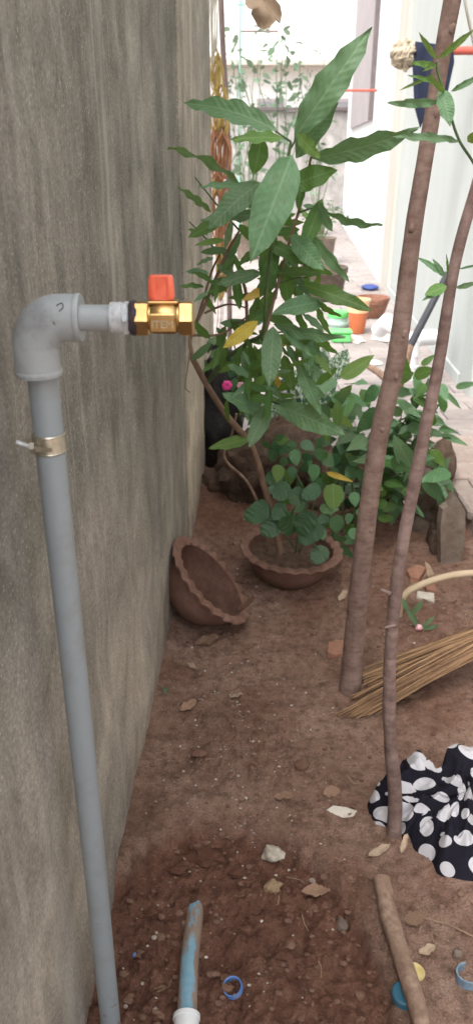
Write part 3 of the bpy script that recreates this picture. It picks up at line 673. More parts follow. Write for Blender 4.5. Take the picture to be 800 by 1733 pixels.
# red tee handle: tapering ribbed cap
mb = MB(); vs = []; n = 44; H0, H1 = zE+29*k, zE+68*k; prof = [(.86, 0), (1.0, .05), (1.05, .16), (1.02, .5), (.97, .88), (.90, .97), (.78, 1.0)]
pr = []
for (s, tz) in prof:
    for i in range(n):
        a = 2*math.pi*i/n; ca, sa = math.cos(a), math.sin(a); e = .45
        px_ = math.copysign(abs(ca)**e, ca)*20.5*k*s; py_ = math.copysign(abs(sa)**e, sa)*11*k*s
        if abs(sa) > .5 and .1 < tz < .95: py_ -= math.copysign(2.6*k*max(0, math.cos(px_/(20.5*k)*math.pi*2.6+math.pi)), sa)
        pr.append((xpos(275)+px_, PY+py_-1*k, H0+(H1-H0)*tz))
m_ = len(prof); fs = [(i*n+j, i*n+(j+1) % n, (i+1)*n+(j+1) % n, (i+1)*n+j) for i in range(m_-1) for j in range(n)]+[tuple(range(n-1, -1, -1)), tuple((m_-1)*n+j for j in range(n))]
mb.add(pr, fs); mb.build('handle', M['red_plastic'], vb, angle=35)
# clamp
cz = W(80, 748, PY).z; cx_ = top.x+(bot.x-top.x)*((top.z-cz)/(top.z-bot.z)); cy_ = PY
cl = MB(); q = Matrix.Translation((cx_, cy_, cz-.012)); cl.lathe([(rp*1.02, 0), (rp*1.11, 0), (rp*1.11, .024), (rp*1.02, .024), (rp*1.02, 0)], 40, q)
clamp = cl.build('pipe_clamp', M['steel'], pipe, angle=30); WL[clamp.name] = wloc(pipe)
for dz in (-.011, .011):
    mb = MB(); mb.lathe([(rp*1.09, -.0015), (rp*1.14, 0), (rp*1.09, .0015)], 40, Matrix.Translation((cx_, cy_, cz+dz))); mb.build('clamp_bead', M['steel'], clamp, angle=50)
mb = MB(); mb.box((cx_-rp*.15, cy_-rp*1.14, cz-.002), (rp*1.2, .004, .007), bev=.001); mb.build('clamp_tongue', M['steel'], clamp)
mb = MB(); A = Vector((cx_-rp*.75, cy_-rp*.95, cz-.002)); B = Vector((xw(PY+.02)-.0, PY+.03, cz+.0)); B = W(28, 748, PY-.02)
mb.tube([A, B], .0028, 10); mb.build('clamp_screw', M['galv'], clamp)
mb = MB(); mb.tube([A+Vector((.000, 0, 0)), A+Vector((-.006, 0, 0))], .0085, 6); mb.build('clamp_nut', M['steel'], clamp, angle=20)
mb = MB(); mb.box((cx_-rp-.006, PY+.006, cz), (.014, .02, .004)); mb.build('wall_bracket', M['steel'], clamp)

# ================================================================== TREES
def trunkpath(pts, y): return [W(u, v, yy) for (u, v), yy in zip(pts, y)]
b = S(594, 1165); ctr = [(591, 1175), (601, 1060), (613, 940), (638, 755), (671, 600), (697, 400), (715, 290), (738, 150), (757, 40), (775, -60)]
yy = lerpr(b.y+.005, b.y-.08, len(ctr)); path = trunkpath(ctr, yy); path[0].z = -.1
path += [path[-1]+Vector((.03, 0, .35)), path[-1]+Vector((.10, .05, .75))]
tk = empty('tree', (b.x, b.y, b.z), 'slim tree with a straight smooth brown trunk, the thicker of the two', 'tree'); WL[tk.name] = Vector(tk.location)
rr = [pxm(w_, p) for w_, p in zip([19, 17, 16, 16, 16, 14.5, 14, 13.5, 14.5, 15, 18, 13], path)]
sp = spline(path, 10); rs_ = np.interp(np.linspace(0, 1, len(sp)), np.linspace(0, 1, len(rr)), rr)
rs_ = [r*(1+.05*max(0, mn.noise(Vector((0, 0, p.z*7))))) for r, p in zip(rs_, sp)]
mb = MB(); mb.tube(sp, rs_, 28, wob=.05); trk = mb.build('trunk', M['bark_thick'], tk); 
for (u, v) in ((664, 640), (676, 560), (730, 190), (755, 52), (600, 1100), (622, 880), (700, 385), (645, 730)):
    p = min(sp, key=lambda q_: (q_-W(u, v, q_.y)).length); rr1 = rs_[sp.index(p)]; mb = MB(); mb.blob(p+Vector((rl.uniform(-.4, .4)*rr1, -rr1*.86, 0)), (.016, .012, .022), u, 2, .3); mb.build('knot', M['bark_thick'], tk)
top2 = sp[-1]
b = S(666, 1412); ctr = [(668, 1420), (668, 1350), (660, 1255), (658, 1150), (664, 1050), (674, 960), (691, 865), (720, 720), (742, 610), (761, 490), (779, 405), (802, 325), (840, 190)]
yy = lerpr(b.y+.005, b.y-.04, len(ctr)); path = trunkpath(ctr, yy); path[0].z = -.1
path += [path[-1]+Vector((.06, .03, .3)), path[-1]+Vector((.05, .1, .7))]
tn = empty('tree', (b.x, b.y, b.z), 'young thin crooked tree in front of the polka dot cloth with small leaf tufts', 'tree'); WL[tn.name] = Vector(tn.location)
rr = [pxm(w_, p) for w_, p in zip([12, 11.5, 11, 10.5, 10.5, 10.5, 10.5, 10.5, 9.5, 9.5, 9.5, 9.5, 9, 7, 5], path)]
sp = spline(path, 9); rs_ = list(np.interp(np.linspace(0, 1, len(sp)), np.linspace(0, 1, len(rr)), rr))
rs_ = [r*(1+.14*max(0, mn.noise(Vector((3, 0, p.z*11))))) for r, p in zip(rs_, sp)]
mb = MB(); mb.tube(sp, rs_, 24, wob=.10, seed=4); mb.build('trunk', M['bark_thin'], tn)
tip2 = sp[-1]; YT = 1.30
for (u, v, du, dv) in ((655, 1005, -12, -8), (690, 870, -8, -22), (665, 1058, -14, 4)):
    mb = MB(); A = W(u+4, v, b.y-.02); B = W(u+du, v+dv, b.y-.02); mb.tube([A, A.lerp(B, .6), B], [.006, .004, .002], 6); mb.build('twig_stub', M['bark_thin'], tn)
for L in ((752, 468, 712, 436, 12, 'g'), (755, 484, 720, 497, 24, 'f'), (752, 490, 716, 505, 12, 'g'), (770, 487, 806, 480, 11, 'g'), (775, 455, 812, 448, 5, 'g'), (757, 465, 757, 434, 5, 'b'), (752, 470, 735, 440, 9, 'g')):
    leafpx(tn, *L[:5], YT-.02, YT-.03, L[5], a=15)
# sprig of the same tree bending back into the frame
bs = [W(842, 210, YT), W(838, 340, YT-.03), W(800, 275, YT-.05), W(775, 235, YT-.06), W(757, 180, YT-.06), W(741, 125, YT-.06), W(738, 105, YT-.06)]
mb = MB(); mb.tube(spline(bs, 6), [.004]*8+[.0022]*(6*6+1-8), 6); mb.build('branch', M['stem_green'], tn)
for L in ((738, 100, 712, 62, 11, 'f'), (740, 100, 800, 52, 14, 'f'), (738, 112, 700, 105, 12, 'f'), (736, 108, 720, 118, 8, 'f'), (745, 150, 762, 205, 32, 'g'), (752, 155, 735, 140, 12, 'f'),
          (745, 172, 660, 178, 17, 'g'), (778, 240, 668, 224, 16, 'g'), (762, 155, 812, 126, 12, 'g'), (742, 145, 700, 125, 8, 'f'), (790, 240, 815, 225, 20, 'f'), (735, 125, 685, 150, 7, 'f'), (800, 262, 830, 235, 10, 'g')):
    leafpx(tn, *L[:5], YT-.06, YT-.09, L[5], a=rl.uniform(-20, 25))
# crowns above the frame (they shade the bed)
def crown(root, c, rad, n, mk, seed, ylim=None):
    r_ = random.Random(seed); lm = MB()
    for k in range(7):
        e = c+Vector((r_.gauss(0, rad*.5), r_.gauss(0, rad*.5), r_.uniform(.1, rad*.7))); lm.tube([c+Vector((0, 0, -.25)), c.lerp(e, .5)+Vector((0, 0, .05)), e], [.014, .008, .003], 6)
    lm.build('limb', M['bark_thick'], root)
    for k in range(n):
        d = Vector((r_.gauss(0, .5), r_.gauss(0, .5), r_.gauss(0, .28))); p = c + d*rad + Vector((0, 0, rad*.35))
        dr = Vector((r_.gauss(0, 1), r_.gauss(0, 1), r_.uniform(-1, .1))).normalized(); L = r_.uniform(.14, .24)
        if ylim and p.y + L > ylim(p.z): continue
        leafobj(root, p, p+dr*L, L*.3, Vector((r_.gauss(0, .5), r_.gauss(0, .5), 1)), 'lance', mk, 1)
yl = lambda z: 1.0*((z-CAM_H)/(.178)) if z > CAM_H else 0   # keep clear of the view (top edge of the view rises 0.178 per metre)
crown(tk, Vector((top2.x, top2.y-.25, top2.z+.2)), .75, 110, 'b', 3, lambda z: min(9, (z-CAM_H-.12)/.178))
crown(tn, Vector((tip2.x+.1, tip2.y-.2, tip2.z+.1)), .6, 70, 'g', 4, lambda z: min(9, (z-CAM_H-.12)/.178))

# ================================================================== TERRACOTTA BOWLS
def bowl(name, label, Mx, r=.178, h=.125, nsc=22, mat=None, group=None, wallr=1, scal=.028, parts=True):
    root = bpy.data.objects.new(name, None); COL.objects.link(root); root.location = Mx.translation; WL[root.name] = Vector(Mx.translation)
    tag(root, label, 'plant pot', group)
    prof = [(.40, 0), (.52, .015), (.70, .22), (.84, .52), (.92, .80), (.95, .88), (1.06, .91), (1.08, .96), (1.05, 1.0), (.90, .985), (.875, .93), (.85, .8), (.74, .5), (.6, .25), (.42, .12), (0, .11)]
    def mod(i, rr, z, a):
        if 6 <= i <= 8: rr *= 1 + scal*(abs(math.cos(a*nsc/2))-.55)*1.2; 
        if 6 <= i <= 9: z = z - .03*h*8*(1-abs(math.cos(a*nsc/2)))*.35
        kk = 1+.014*mn.noise(Vector((math.cos(a)*1.5, math.sin(a)*1.5, i*.7)))
        return rr*kk, z
    NS = 136
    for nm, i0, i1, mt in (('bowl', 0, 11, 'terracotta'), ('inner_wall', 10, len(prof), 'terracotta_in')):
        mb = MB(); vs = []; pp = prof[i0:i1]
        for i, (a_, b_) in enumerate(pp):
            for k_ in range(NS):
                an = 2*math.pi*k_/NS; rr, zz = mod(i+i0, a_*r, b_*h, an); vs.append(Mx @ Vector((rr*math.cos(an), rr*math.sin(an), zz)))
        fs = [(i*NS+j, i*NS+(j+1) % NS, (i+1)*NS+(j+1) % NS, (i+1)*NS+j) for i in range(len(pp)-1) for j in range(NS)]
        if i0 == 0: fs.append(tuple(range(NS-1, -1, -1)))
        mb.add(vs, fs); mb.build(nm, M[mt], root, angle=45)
    return root
pc = S(490, 1000); pz = -.006
Mx = Matrix.Translation((W(489, 925, 2.62).x, 2.62, pz)) @ Matrix.Rotation(R(3), 4, 'Y') @ Matrix.Rotation(.3, 4, 'Z')
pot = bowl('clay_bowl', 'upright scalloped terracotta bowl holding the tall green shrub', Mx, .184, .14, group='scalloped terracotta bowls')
POT = Mx.translation.copy()
mb = MB(); vs = []; 
for i in range(9):
    for k_ in range(40):
        a = 2*math.pi*k_/40; r_ = .155*i/8; z = .100+.012*mn.noise(Vector((r_*math.cos(a)*25, r_*math.sin(a)*25, 2)))+.006*mn.noise(Vector((r_*math.cos(a)*70, r_*math.sin(a)*70, 2))); vs.append(Mx @ Vector((r_*math.cos(a), r_*math.sin(a), z)))
fs = [(i*40+j, i*40+(j+1) % 40, (i+1)*40+(j+1) % 40, (i+1)*40+j) for i in range(8) for j in range(40)]; mb.add(vs, fs); mb.build('potting_soil', M['pot_soil'], pot)
nrm = Vector((.72, -.02, .68)).normalized(); rc = W(362, 978, 2.31)
q = nrm.to_track_quat('Z', 'Y').to_matrix().to_4x4(); q.translation = rc - nrm*.15
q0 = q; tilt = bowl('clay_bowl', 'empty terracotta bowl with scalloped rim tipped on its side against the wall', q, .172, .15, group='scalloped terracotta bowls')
mb = MB(); vs = []; dn = q.to_3x3().transposed() @ Vector((.15, -.1, -1)); dn.z = 0; dn.normalize()
def zin(rh): return float(np.interp(rh/.172, [0, .42, .6, .74, .85, .885], [.11, .12, .25, .5, .8, .95]))*.15
for i in range(13):
    for k_ in range(48):
        a = 2*math.pi*k_/48; kk = 1+.25*mn.noise(Vector((math.cos(a)*1.5, math.sin(a)*1.5, 4))); r_ = .056*kk*i/12; lx = dn.x*.075+r_*math.cos(a); ly = dn.y*.075+r_*math.sin(a)
        nz = mn.noise(Vector((lx*60, ly*60, 3)))*.006+mn.noise(Vector((lx*160, ly*160, 3)))*.003; vs.append(q @ Vector((lx, ly, zin(math.hypot(lx, ly))+(.010+nz)*min(1, (12-i)/3) - (.004 if i == 12 else 0))))
fs = [(i*48+j, i*48+(j+1) % 48, (i+1)*48+(j+1) % 48, (i+1)*48+j) for i in range(12) for j in range(48)]
mb.add(vs, fs); mb.build('dirt_patch', M['pot_soil'], tilt)
mb = MB(); A, B, C = W(405, 1030, 2.22), W(418, 1022, 2.20), W(432, 1008, 2.18); mb.tube(spline([A, B, C], 4), [.010, .011, .010, .009, .009, .008, .008, .007, .006], 8, wob=.3); mb.build('broken_rim_piece', M['terracotta'], tilt)

# ================================================================== MAIN SHRUB
shrub = empty('shrub', (POT.x-.02, POT.y, .09), 'tall shrub with long rippled leaves and woody stems growing in the upright clay bowl', 'plant'); WL[shrub.name] = Vector(shrub.location)
def stem(par, pts, r0, r1, mat='stem_brown', n=7, k=6, wob=.1, name='stem'):
    P = spline([W(u, v, y) for u, v, y in pts], k); mb = MB(); mb.tube(P, lerpr(r0, r1, len(P)), n, wob=wob); return mb.build(name, M[mat], par)
stem(shrub, [(474, 935, 2.5), (462, 880, 2.46), (446, 820, 2.40), (425, 755, 2.33), (385, 705, 2.25), (352, 655, 2.2), (325, 605, 2.15)], .013, .008, n=10)
stem(shrub, [(328, 612, 2.15), (322, 570, 2.15), (345, 520, 2.14), (365, 470, 2.12), (388, 420, 2.1), (405, 390, 2.1)], .006, .003)
stem(shrub, [(322, 575, 2.15), (340, 520, 2.16), (358, 460, 2.17), (372, 430, 2.15)], .004, .0025)
stem(shrub, [(350, 650, 2.2), (380, 610, 2.15), (420, 580, 2.08), (445, 560, 2.02), (452, 480, 2.0), (462, 400, 1.97), (478, 320, 1.95), (492, 240, 1.95)], .007, .0035, 'stem_green')
stem(shrub, [(448, 565, 2.04), (470, 480, 2.04), (492, 400, 2.04), (510, 340, 2.03), (526, 265, 2.0)], .005, .003)
stem(shrub, [(326, 567, 2.14), (372, 566, 2.12), (405, 545, 2.1), (440, 520, 2.06)], .004, .002)
stem(shrub, [(346, 530, 2.14), (385, 515, 2.12), (420, 522, 2.1)], .0035, .002)
stem(shrub, [(322, 590, 2.14), (318, 620, 2.12), (313, 655, 2.12), (322, 664, 2.12)], .002, .001)
stem(shrub, [(440, 860, 2.44), (418, 815, 2.4), (380, 775, 2.36), (392, 735, 2.34), (400, 700, 2.33)], .005, .004, 'stick')
stem(shrub, [(420, 745, 2.33), (470, 715, 2.30), (520, 700, 2.28)], .004, .0025)
stem(shrub, [(456, 930, 2.5), (452, 900, 2.48), (455, 880, 2.47)], .006, .006)
stem(shrub, [(440, 560, 2.04), (452, 620, 2.1), (462, 680, 2.15)], .004, .0025, 'stem_green')
stem(shrub, [(418, 572, 2.08), (416, 500, 2.1), (410, 475, 2.1)], .005, .004)
for s in ([(492, 240, 1.95), (480, 232, 1.95), (466, 222, 1.96)], [(492, 250, 1.95), (498, 240, 1.95), (500, 225, 1.95)], [(526, 265, 2.0), (532, 268, 2.0), (540, 268, 2.0)], [(478, 330, 1.95), (440, 350, 2.0), (400, 372, 2.05)],
          [(405, 390, 2.1), (370, 350, 2.1), (330, 300, 2.12)], [(372, 430, 2.15), (345, 400, 2.15), (320, 375, 2.15)], [(505, 360, 2.03), (530, 352, 2.03), (556, 360, 2.03)], [(470, 480, 2.04), (500, 470, 2.04), (520, 470, 2.04)], [(448, 565, 2.04), (490, 560, 2.03), (530, 555, 2.02)], [(460, 680, 2.15), (475, 685, 2.12), (500, 695, 2.1)]):
    stem(shrub, s, .0028, .0018, 'stem_green', 5, 3)
LV = [ # base u,v  tip u,v  width px  y_base y_tip material tilt
 (470, 222, 306, 150, 42, 1.96, 2.02, 'g', 25), (497, 236, 616, 42, 62, 1.95, 1.88, 'g', -15), (500, 268, 562, 172, 44, 1.97, 1.93, 'g', -20), (528, 268, 700, 233, 44, 1.98, 1.86, 'g', 25),
 (494, 262, 430, 420, 80, 1.94, 1.78, 'g', 5), (480, 234, 393, 228, 22, 1.95, 1.92, 'f', 35), (441, 232, 428, 294, 40, 2.0, 1.98, 'b', 5), (503, 225, 536, 266, 26, 1.94, 1.88, 'f', 15), (490, 318, 563, 282, 44, 2.0, 1.96, 'b', -25),
 (440, 308, 352, 374, 46, 2.0, 1.92, 'g', 25), (444, 366, 345, 362, 24, 2.02, 1.96, 'g', 35), (428, 316, 338, 309, 14, 2.06, 2.02, 'g', 40), (408, 316, 296, 226, 15, 2.08, 2.1, 'b', 55), (358, 360, 303, 312, 14, 2.12, 2.12, 'b', 40),
 (378, 372, 320, 396, 24, 2.1, 2.06, 'b', 20), (545, 336, 508, 425, 34, 2.04, 1.98, 'b', -10), (538, 342, 556, 392, 22, 2.03, 2.0, 'g', 30), (552, 358, 636, 394, 15, 2.03, 1.96, 'g', 45), (492, 398, 542, 452, 40, 2.02, 1.92, 'g', 0),
 (522, 392, 586, 480, 22, 2.04, 2.0, 'g', 20), (452, 412, 518, 440, 28, 2.04, 1.98, 'b', -30), (548, 462, 472, 452, 20, 2.06, 2.0, 'b', 25), (512, 482, 624, 514, 32, 2.03, 1.92, 'b', -20), (548, 512, 470, 522, 36, 2.04, 1.96, 'g', 20),
 (500, 520, 522, 578, 15, 2.04, 2.0, 'b', 25), (534, 512, 552, 572, 13, 2.04, 2.0, 'b', 30), (530, 505, 572, 540, 12, 2.04, 2.0, 'b', 30), (462, 548, 572, 582, 24, 2.04, 1.94, 'g', 30), (462, 552, 456, 644, 42, 1.98, 1.86, 'g', 0),
 (478, 558, 524, 604, 16, 2.02, 1.96, 'g', 20), (524, 566, 520, 632, 24, 2.06, 2.0, 'g', 20), (436, 543, 381, 588, 28, 2.02, 1.96, 'y', -10), (456, 488, 412, 504, 18, 2.04, 2.0, 'y', 20), (442, 462, 372, 474, 26, 2.06, 2.0, 'g', 25),
 (388, 482, 352, 494, 20, 2.1, 2.08, 'b', 10), (346, 486, 306, 479, 10, 2.12, 2.1, 'b', 45), (362, 436, 333, 445, 8, 2.14, 2.12, 'g', 40), (400, 470, 404, 522, 20, 2.1, 2.06, 'b', 10), (448, 702, 383, 664, 32, 2.12, 2.06, 'g', 20),
 (456, 686, 426, 750, 36, 2.12, 2.02, 'g', -5), (424, 742, 360, 752, 24, 2.3, 2.24, 'f', 15), (468, 686, 576, 736, 48, 2.12, 1.98, 'g', 10), (504, 612, 532, 694, 30, 2.08, 1.98, 'g', 15), (526, 560, 532, 645, 32, 2.1, 2.02, 'g', 10),
 (528, 652, 568, 627, 16, 2.1, 2.04, 'b', 15), (466, 390, 440, 470, 30, 2.06, 2.02, 'b', 10), (476, 440, 486, 520, 30, 2.06, 2.02, 'b', 20), (436, 420, 404, 446, 16, 2.06, 2.02, 'b', 20), (404, 380, 428, 410, 18, 2.08, 2.05, 'b', 10),
 (392, 372, 380, 420, 14, 2.08, 2.05, 'g', 10), (512, 300, 504, 352, 20, 2.04, 2.0, 'b', 0), (470, 420, 440, 500, 30, 2.04, 2.0, 'b', 5), (352, 398, 318, 384, 9, 2.14, 2.14, 'b', 30), (402, 330, 380, 345, 12, 2.1, 2.1, 'b', 0),
 (440, 330, 470, 345, 20, 2.02, 2.0, 'b', 0), (480, 345, 456, 395, 20, 2.02, 2.0, 'b', 0), (496, 290, 470, 312, 20, 1.98, 1.94, 'b', 10), (468, 470, 430, 500, 24, 2.05, 2.02, 'b', 10), (450, 590, 400, 640, 30, 2.12, 2.08, 'b', 20), (480, 600, 492, 660, 26, 2.12, 2.06, 'b', 15),
 (462, 520, 420, 542, 20, 2.06, 2.02, 'b', 15), (510, 430, 556, 470, 18, 2.06, 2.02, 'b', 30), (520, 560, 566, 600, 18, 2.08, 2.0, 'b', 30), (442, 650, 404, 700, 26, 2.15, 2.1, 'b', 10), (470, 660, 508, 640, 18, 2.15, 2.1, 'b', 10),
]
for L in LV: leafpx(shrub, *L[:5], L[5], L[6], L[7], a=L[8])
# smaller leaves filling the middle of the shrub, on short stalks off the stems
r_ = random.Random(77); nodes = [(380, 600), (400, 650), (430, 640), (470, 640), (520, 650), (545, 690), (365, 560), (410, 600), (452, 480), (470, 420), (492, 400), (462, 350), (440, 540), (420, 560), (470, 470), (505, 350), (400, 400), (455, 620), (462, 670), (520, 560), (500, 600), (385, 440), (430, 600), (360, 480), (395, 620), (500, 470), (530, 480), (470, 570)]
for k_ in range(165):
    u, v = r_.choice(nodes); u += r_.gauss(0, 12); v += r_.gauss(0, 16); a = r_.uniform(0, 2*math.pi); L = r_.uniform(26, 58); y = r_.uniform(2.05, 2.2)
    leafpx(shrub, u, v, u+math.cos(a)*L, v+abs(math.sin(a))*L*r_.choice((1, 1, 1, -.6)), L*r_.uniform(.24, .38), y, y-r_.uniform(-.03, .06), r_.choice('gbbbgf') if r_.random() > .015 else 'y', a=r_.uniform(-45, 45), lod=1)

# ================================================================== LOW PLANTS AROUND THE BOWL
low = empty('creeping_plant', (POT.x+.06, POT.y, .09), 'dark crinkled round leaves spilling over the upright clay bowl', 'plant'); WL[low.name] = Vector(low.location)
stem(low, [(500, 935, 2.5), (505, 900, 2.46), (520, 850, 2.44), (500, 800, 2.44)], .004, .002, 'stem_green')
stem(low, [(505, 935, 2.5), (520, 915, 2.44), (540, 930, 2.4)], .003, .002, 'stem_green')
stem(low, [(500, 930, 2.5), (470, 890, 2.46), (440, 870, 2.46)], .003, .002, 'stem_green')
stem(low, [(510, 920, 2.5), (540, 870, 2.46), (562, 822, 2.42)], .003, .002, 'stem_green')
for L in ((528, 866, 506, 905, 36, 'd'), (546, 890, 506, 918, 34, 'd'), (552, 926, 528, 952, 28, 'd'), (455, 852, 416, 880, 36, 'd'), (470, 878, 444, 905, 34, 'd'), (500, 900, 474, 880, 30, 'd'), (480, 850, 462, 880, 22, 'd'), (515, 830, 490, 850, 30, 'd'), (540, 822, 512, 842, 26, 'd'),
          (490, 820, 462, 842, 30, 'd'), (478, 800, 450, 815, 26, 'd')):
    leafpx(low, *L[:5], 2.42, 2.38, L[5], 'crinkle', r_.uniform(-20, 20))
for L in ((563, 818, 564, 868, 34, 'f'), (470, 786, 468, 816, 22, 'f'), (552, 800, 596, 815, 10, 'y'), (540, 860, 572, 862, 18, 'g')): leafpx(low, *L[:5], 2.40, 2.36, L[5], 'ovate', 0)
pep = empty('pepper_vine', (.22, 2.85, .05), 'dark green heart leaved vine on the soil just behind the upright clay bowl', 'plant'); WL[pep.name] = Vector(pep.location)
for k_ in range(6):
    A = Vector((.22+r_.gauss(0, .05), 2.85, .03)); B = A+Vector((r_.gauss(0, .15), r_.gauss(0, .08), r_.uniform(.15, .35))); mb = MB(); mb.tube([A, A.lerp(B, .5)+Vector((r_.gauss(0, .03), 0, .03)), B], [.004, .003, .0015], 5); mb.build('stem', M['stem_green'], pep)
for (u, v, s, mk) in ((570, 888, 34, 'e'), (590, 878, 20, 'e'), (583, 936, 34, 'e'), (545, 905, 20, 'e'), (560, 860, 28, 'e'), (600, 905, 26, 'e'), (530, 800, 30, 'e'), (500, 775, 28, 'e'), (520, 755, 26, 'd'), (555, 780, 30, 'e'), (590, 800, 26, 'e'), (600, 845, 26, 'e'), (575, 840, 22, 'e'), (480, 760, 24, 'd'), (460, 770, 24, 'd'),
                       (610, 870, 22, 'e'), (590, 915, 22, 'e'), (565, 800, 20, 'e'), (540, 770, 24, 'e'), (600, 780, 24, 'e'), (515, 790, 20, 'd'), (495, 800, 22, 'd'), (610, 930, 24, 'e'), (575, 912, 20, 'e')):
    a = r_.uniform(.1, 2.2) if r_.random() < .7 else r_.uniform(0, 6.28); y = r_.uniform(2.68, 2.9)
    leafpx(pep, u-math.cos(a)*s/2, v-math.sin(a)*s/2, u+math.cos(a)*s/2, v+math.sin(a)*s/2, s*.72, y, y-.03, mk, 'ovate', r_.uniform(-40, 40))
for k_ in range(80):
    u = r_.uniform(450, 640); v = r_.uniform(745, 930); a = r_.uniform(0, 6.28); s_ = r_.uniform(16, 30); y = r_.uniform(2.85, 3.1)
    leafpx(pep, u, v, u+math.cos(a)*s_, v+math.sin(a)*s_, s_*.7, y, y-.02, r_.choice('edeb'), 'ovate', r_.uniform(-45, 45), lod=1)
# bushy shrub behind the trunks
bush = empty('leafy_shrub', (.55, 2.95, .05), 'bushy green shrub with broad smooth leaves behind the two slim trunks', 'plant'); WL[bush.name] = Vector(bush.location)
B0 = Vector((.52, 2.95, .02)); tips = []
for k_ in range(15):
    u = r_.uniform(530, 760); v = r_.uniform(640, 840); E = W(u, v, r_.uniform(2.75, 3.15)); mid = B0.lerp(E, .55)+Vector((r_.gauss(0, .03), 0, .04)); mb = MB(); P = spline([B0+Vector((r_.gauss(0, .03), r_.gauss(0, .03), 0)), mid, E], 5); mb.tube(P, lerpr(.005, .002, len(P)), 6); mb.build('stem', M['stem_green'], bush); tips += P[5:]
BL = [(575, 640, 636, 598, 26, 'f'), (560, 668, 600, 690, 24, 'g'), (640, 655, 610, 680, 24, 'e'), (600, 700, 560, 722, 26, 'g'), (566, 640, 530, 664, 26, 'g'), (612, 690, 570, 700, 22, 'g'), (640, 690, 600, 735, 26, 'e'), (592, 668, 580, 712, 24, 'b'), (700, 800, 665, 742, 34, 'g'), (640, 770, 600, 782, 18, 'g'),
      (703, 752, 740, 800, 22, 'g'), (762, 800, 712, 812, 24, 'e'), (715, 812, 756, 852, 24, 'e'), (665, 660, 700, 668, 18, 'e'), (675, 680, 712, 704, 16, 'e'), (695, 640, 672, 632, 26, 'b'), (700, 635, 735, 625, 22, 'b'), (690, 645, 682, 600, 18, 'b'), (712, 618, 735, 600, 12, 'b'), (770, 655, 806, 648, 12, 'g'), (742, 650, 755, 672, 20, 'g'), (755, 665, 778, 692, 9, 'g'),
      (742, 725, 768, 730, 12, 'g'), (745, 735, 790, 752, 12, 'g'), (730, 760, 752, 792, 18, 'f'), (650, 840, 635, 820, 16, 'f'), (655, 850, 625, 858, 18, 'b'), (672, 850, 645, 866, 16, 'b'), (640, 880, 668, 872, 16, 'b'), (680, 835, 694, 826, 12, 'f'), (640, 700, 655, 735, 24, 'b'), (620, 740, 590, 760, 24, 'g'), (690, 720, 720, 735, 20, 'e'), (680, 700, 650, 690, 18, 'g'), (560, 700, 530, 690, 24, 'g'), (556, 690, 590, 660, 22, 'g'),
      (575, 672, 592, 655, 18, 'f'), (563, 690, 565, 672, 14, 'b'), (628, 768, 650, 790, 22, 'g'), (660, 780, 690, 795, 20, 'e'), (700, 770, 730, 775, 18, 'g')]
for L in BL: leafpx(bush, *L[:5], r_.uniform(2.7, 2.9), r_.uniform(2.65, 2.85), L[5], 'ovate', r_.uniform(-25, 25))
for k_ in range(210):
    p = r_.choice(tips)+Vector((r_.gauss(0, .03), r_.gauss(0, .05), r_.gauss(0, .03))); d = Vector((r_.gauss(0, 1), r_.gauss(-.3, .8), r_.gauss(-.1, .5))).normalized(); L = r_.uniform(.06, .13)
    leafobj(bush, p, p+d*L, L*r_.uniform(.4, .55), Vector((r_.gauss(0, .4), r_.gauss(-.3, .4), 1)), 'ovate', r_.choice('geegb'), 1)
# speckled leaves (in a planter on the paving behind)
spk = empty('speckled_plant', (.32, 3.9, .02), 'plant with large leaves speckled white behind the tall shrub', 'plant'); WL[spk.name] = Vector(spk.location)
S0 = W(500, 745, 3.9)
for L in ((520, 690, 480, 628, 60), (530, 690, 545, 585, 62), (500, 700, 450, 640, 50), (505, 705, 560, 640, 56), (480, 740, 462, 700, 44), (500, 740, 530, 700, 40), (470, 700, 425, 680, 44), (560, 640, 590, 590, 36), (500, 690, 515, 610, 54), (490, 720, 500, 690, 44)):
    leafpx(spk, *L[:5], 3.7, 3.75, 'v', 'ovate', r_.uniform(-25, 25)); 
    mb = MB(); E = W(L[0], L[1], 3.7); mb.tube(spline([S0, S0.lerp(E, .5)+Vector((0, .02, .03)), E], 3), .005, 5); mb.build('stem', M['stem_green'], spk)
mb = MB(); mb.lathe([(.10, 0), (.13, .18), (.145, .19), (.145, .21), (.13, .21), (.12, .19), (0, .19)], 28, Matrix.Translation((S0.x, 3.9, .02))); mb.build('plant_pot', M['terra_far'], spk)
# flowering plant behind the shrub near the wall
flo = empty('flowering_plant', (W(400, 700, 3.9).x, 3.9, .02), 'small dark leaved plant with pink flowers beside the wall end', 'plant'); WL[flo.name] = Vector(flo.location)
F0 = Vector((W(400, 740, 3.9).x, 3.9, .03))
for k_ in range(46):
    u = r_.gauss(380, 34); v = r_.gauss(625, 48); y = r_.uniform(3.6, 4.1)
    if u < 350: u = 352+r_.random()*10
    a = r_.uniform(0, 6.28); s = r_.uniform(22, 44)
    leafpx(flo, u, v, u+math.cos(a)*s*.8, v+math.sin(a)*s, s*.45, y, y, r_.choice('ddeg'), 'ovate', lod=1)
for k_ in range(7):
    E = W(r_.gauss(385, 25), r_.uniform(560, 660), 3.8); mb = MB(); mb.tube(spline([F0, F0.lerp(E, .5)+Vector((r_.gauss(0, .04), 0, 0)), E], 4), .004, 5); mb.build('stem', M['stem_green'], flo)
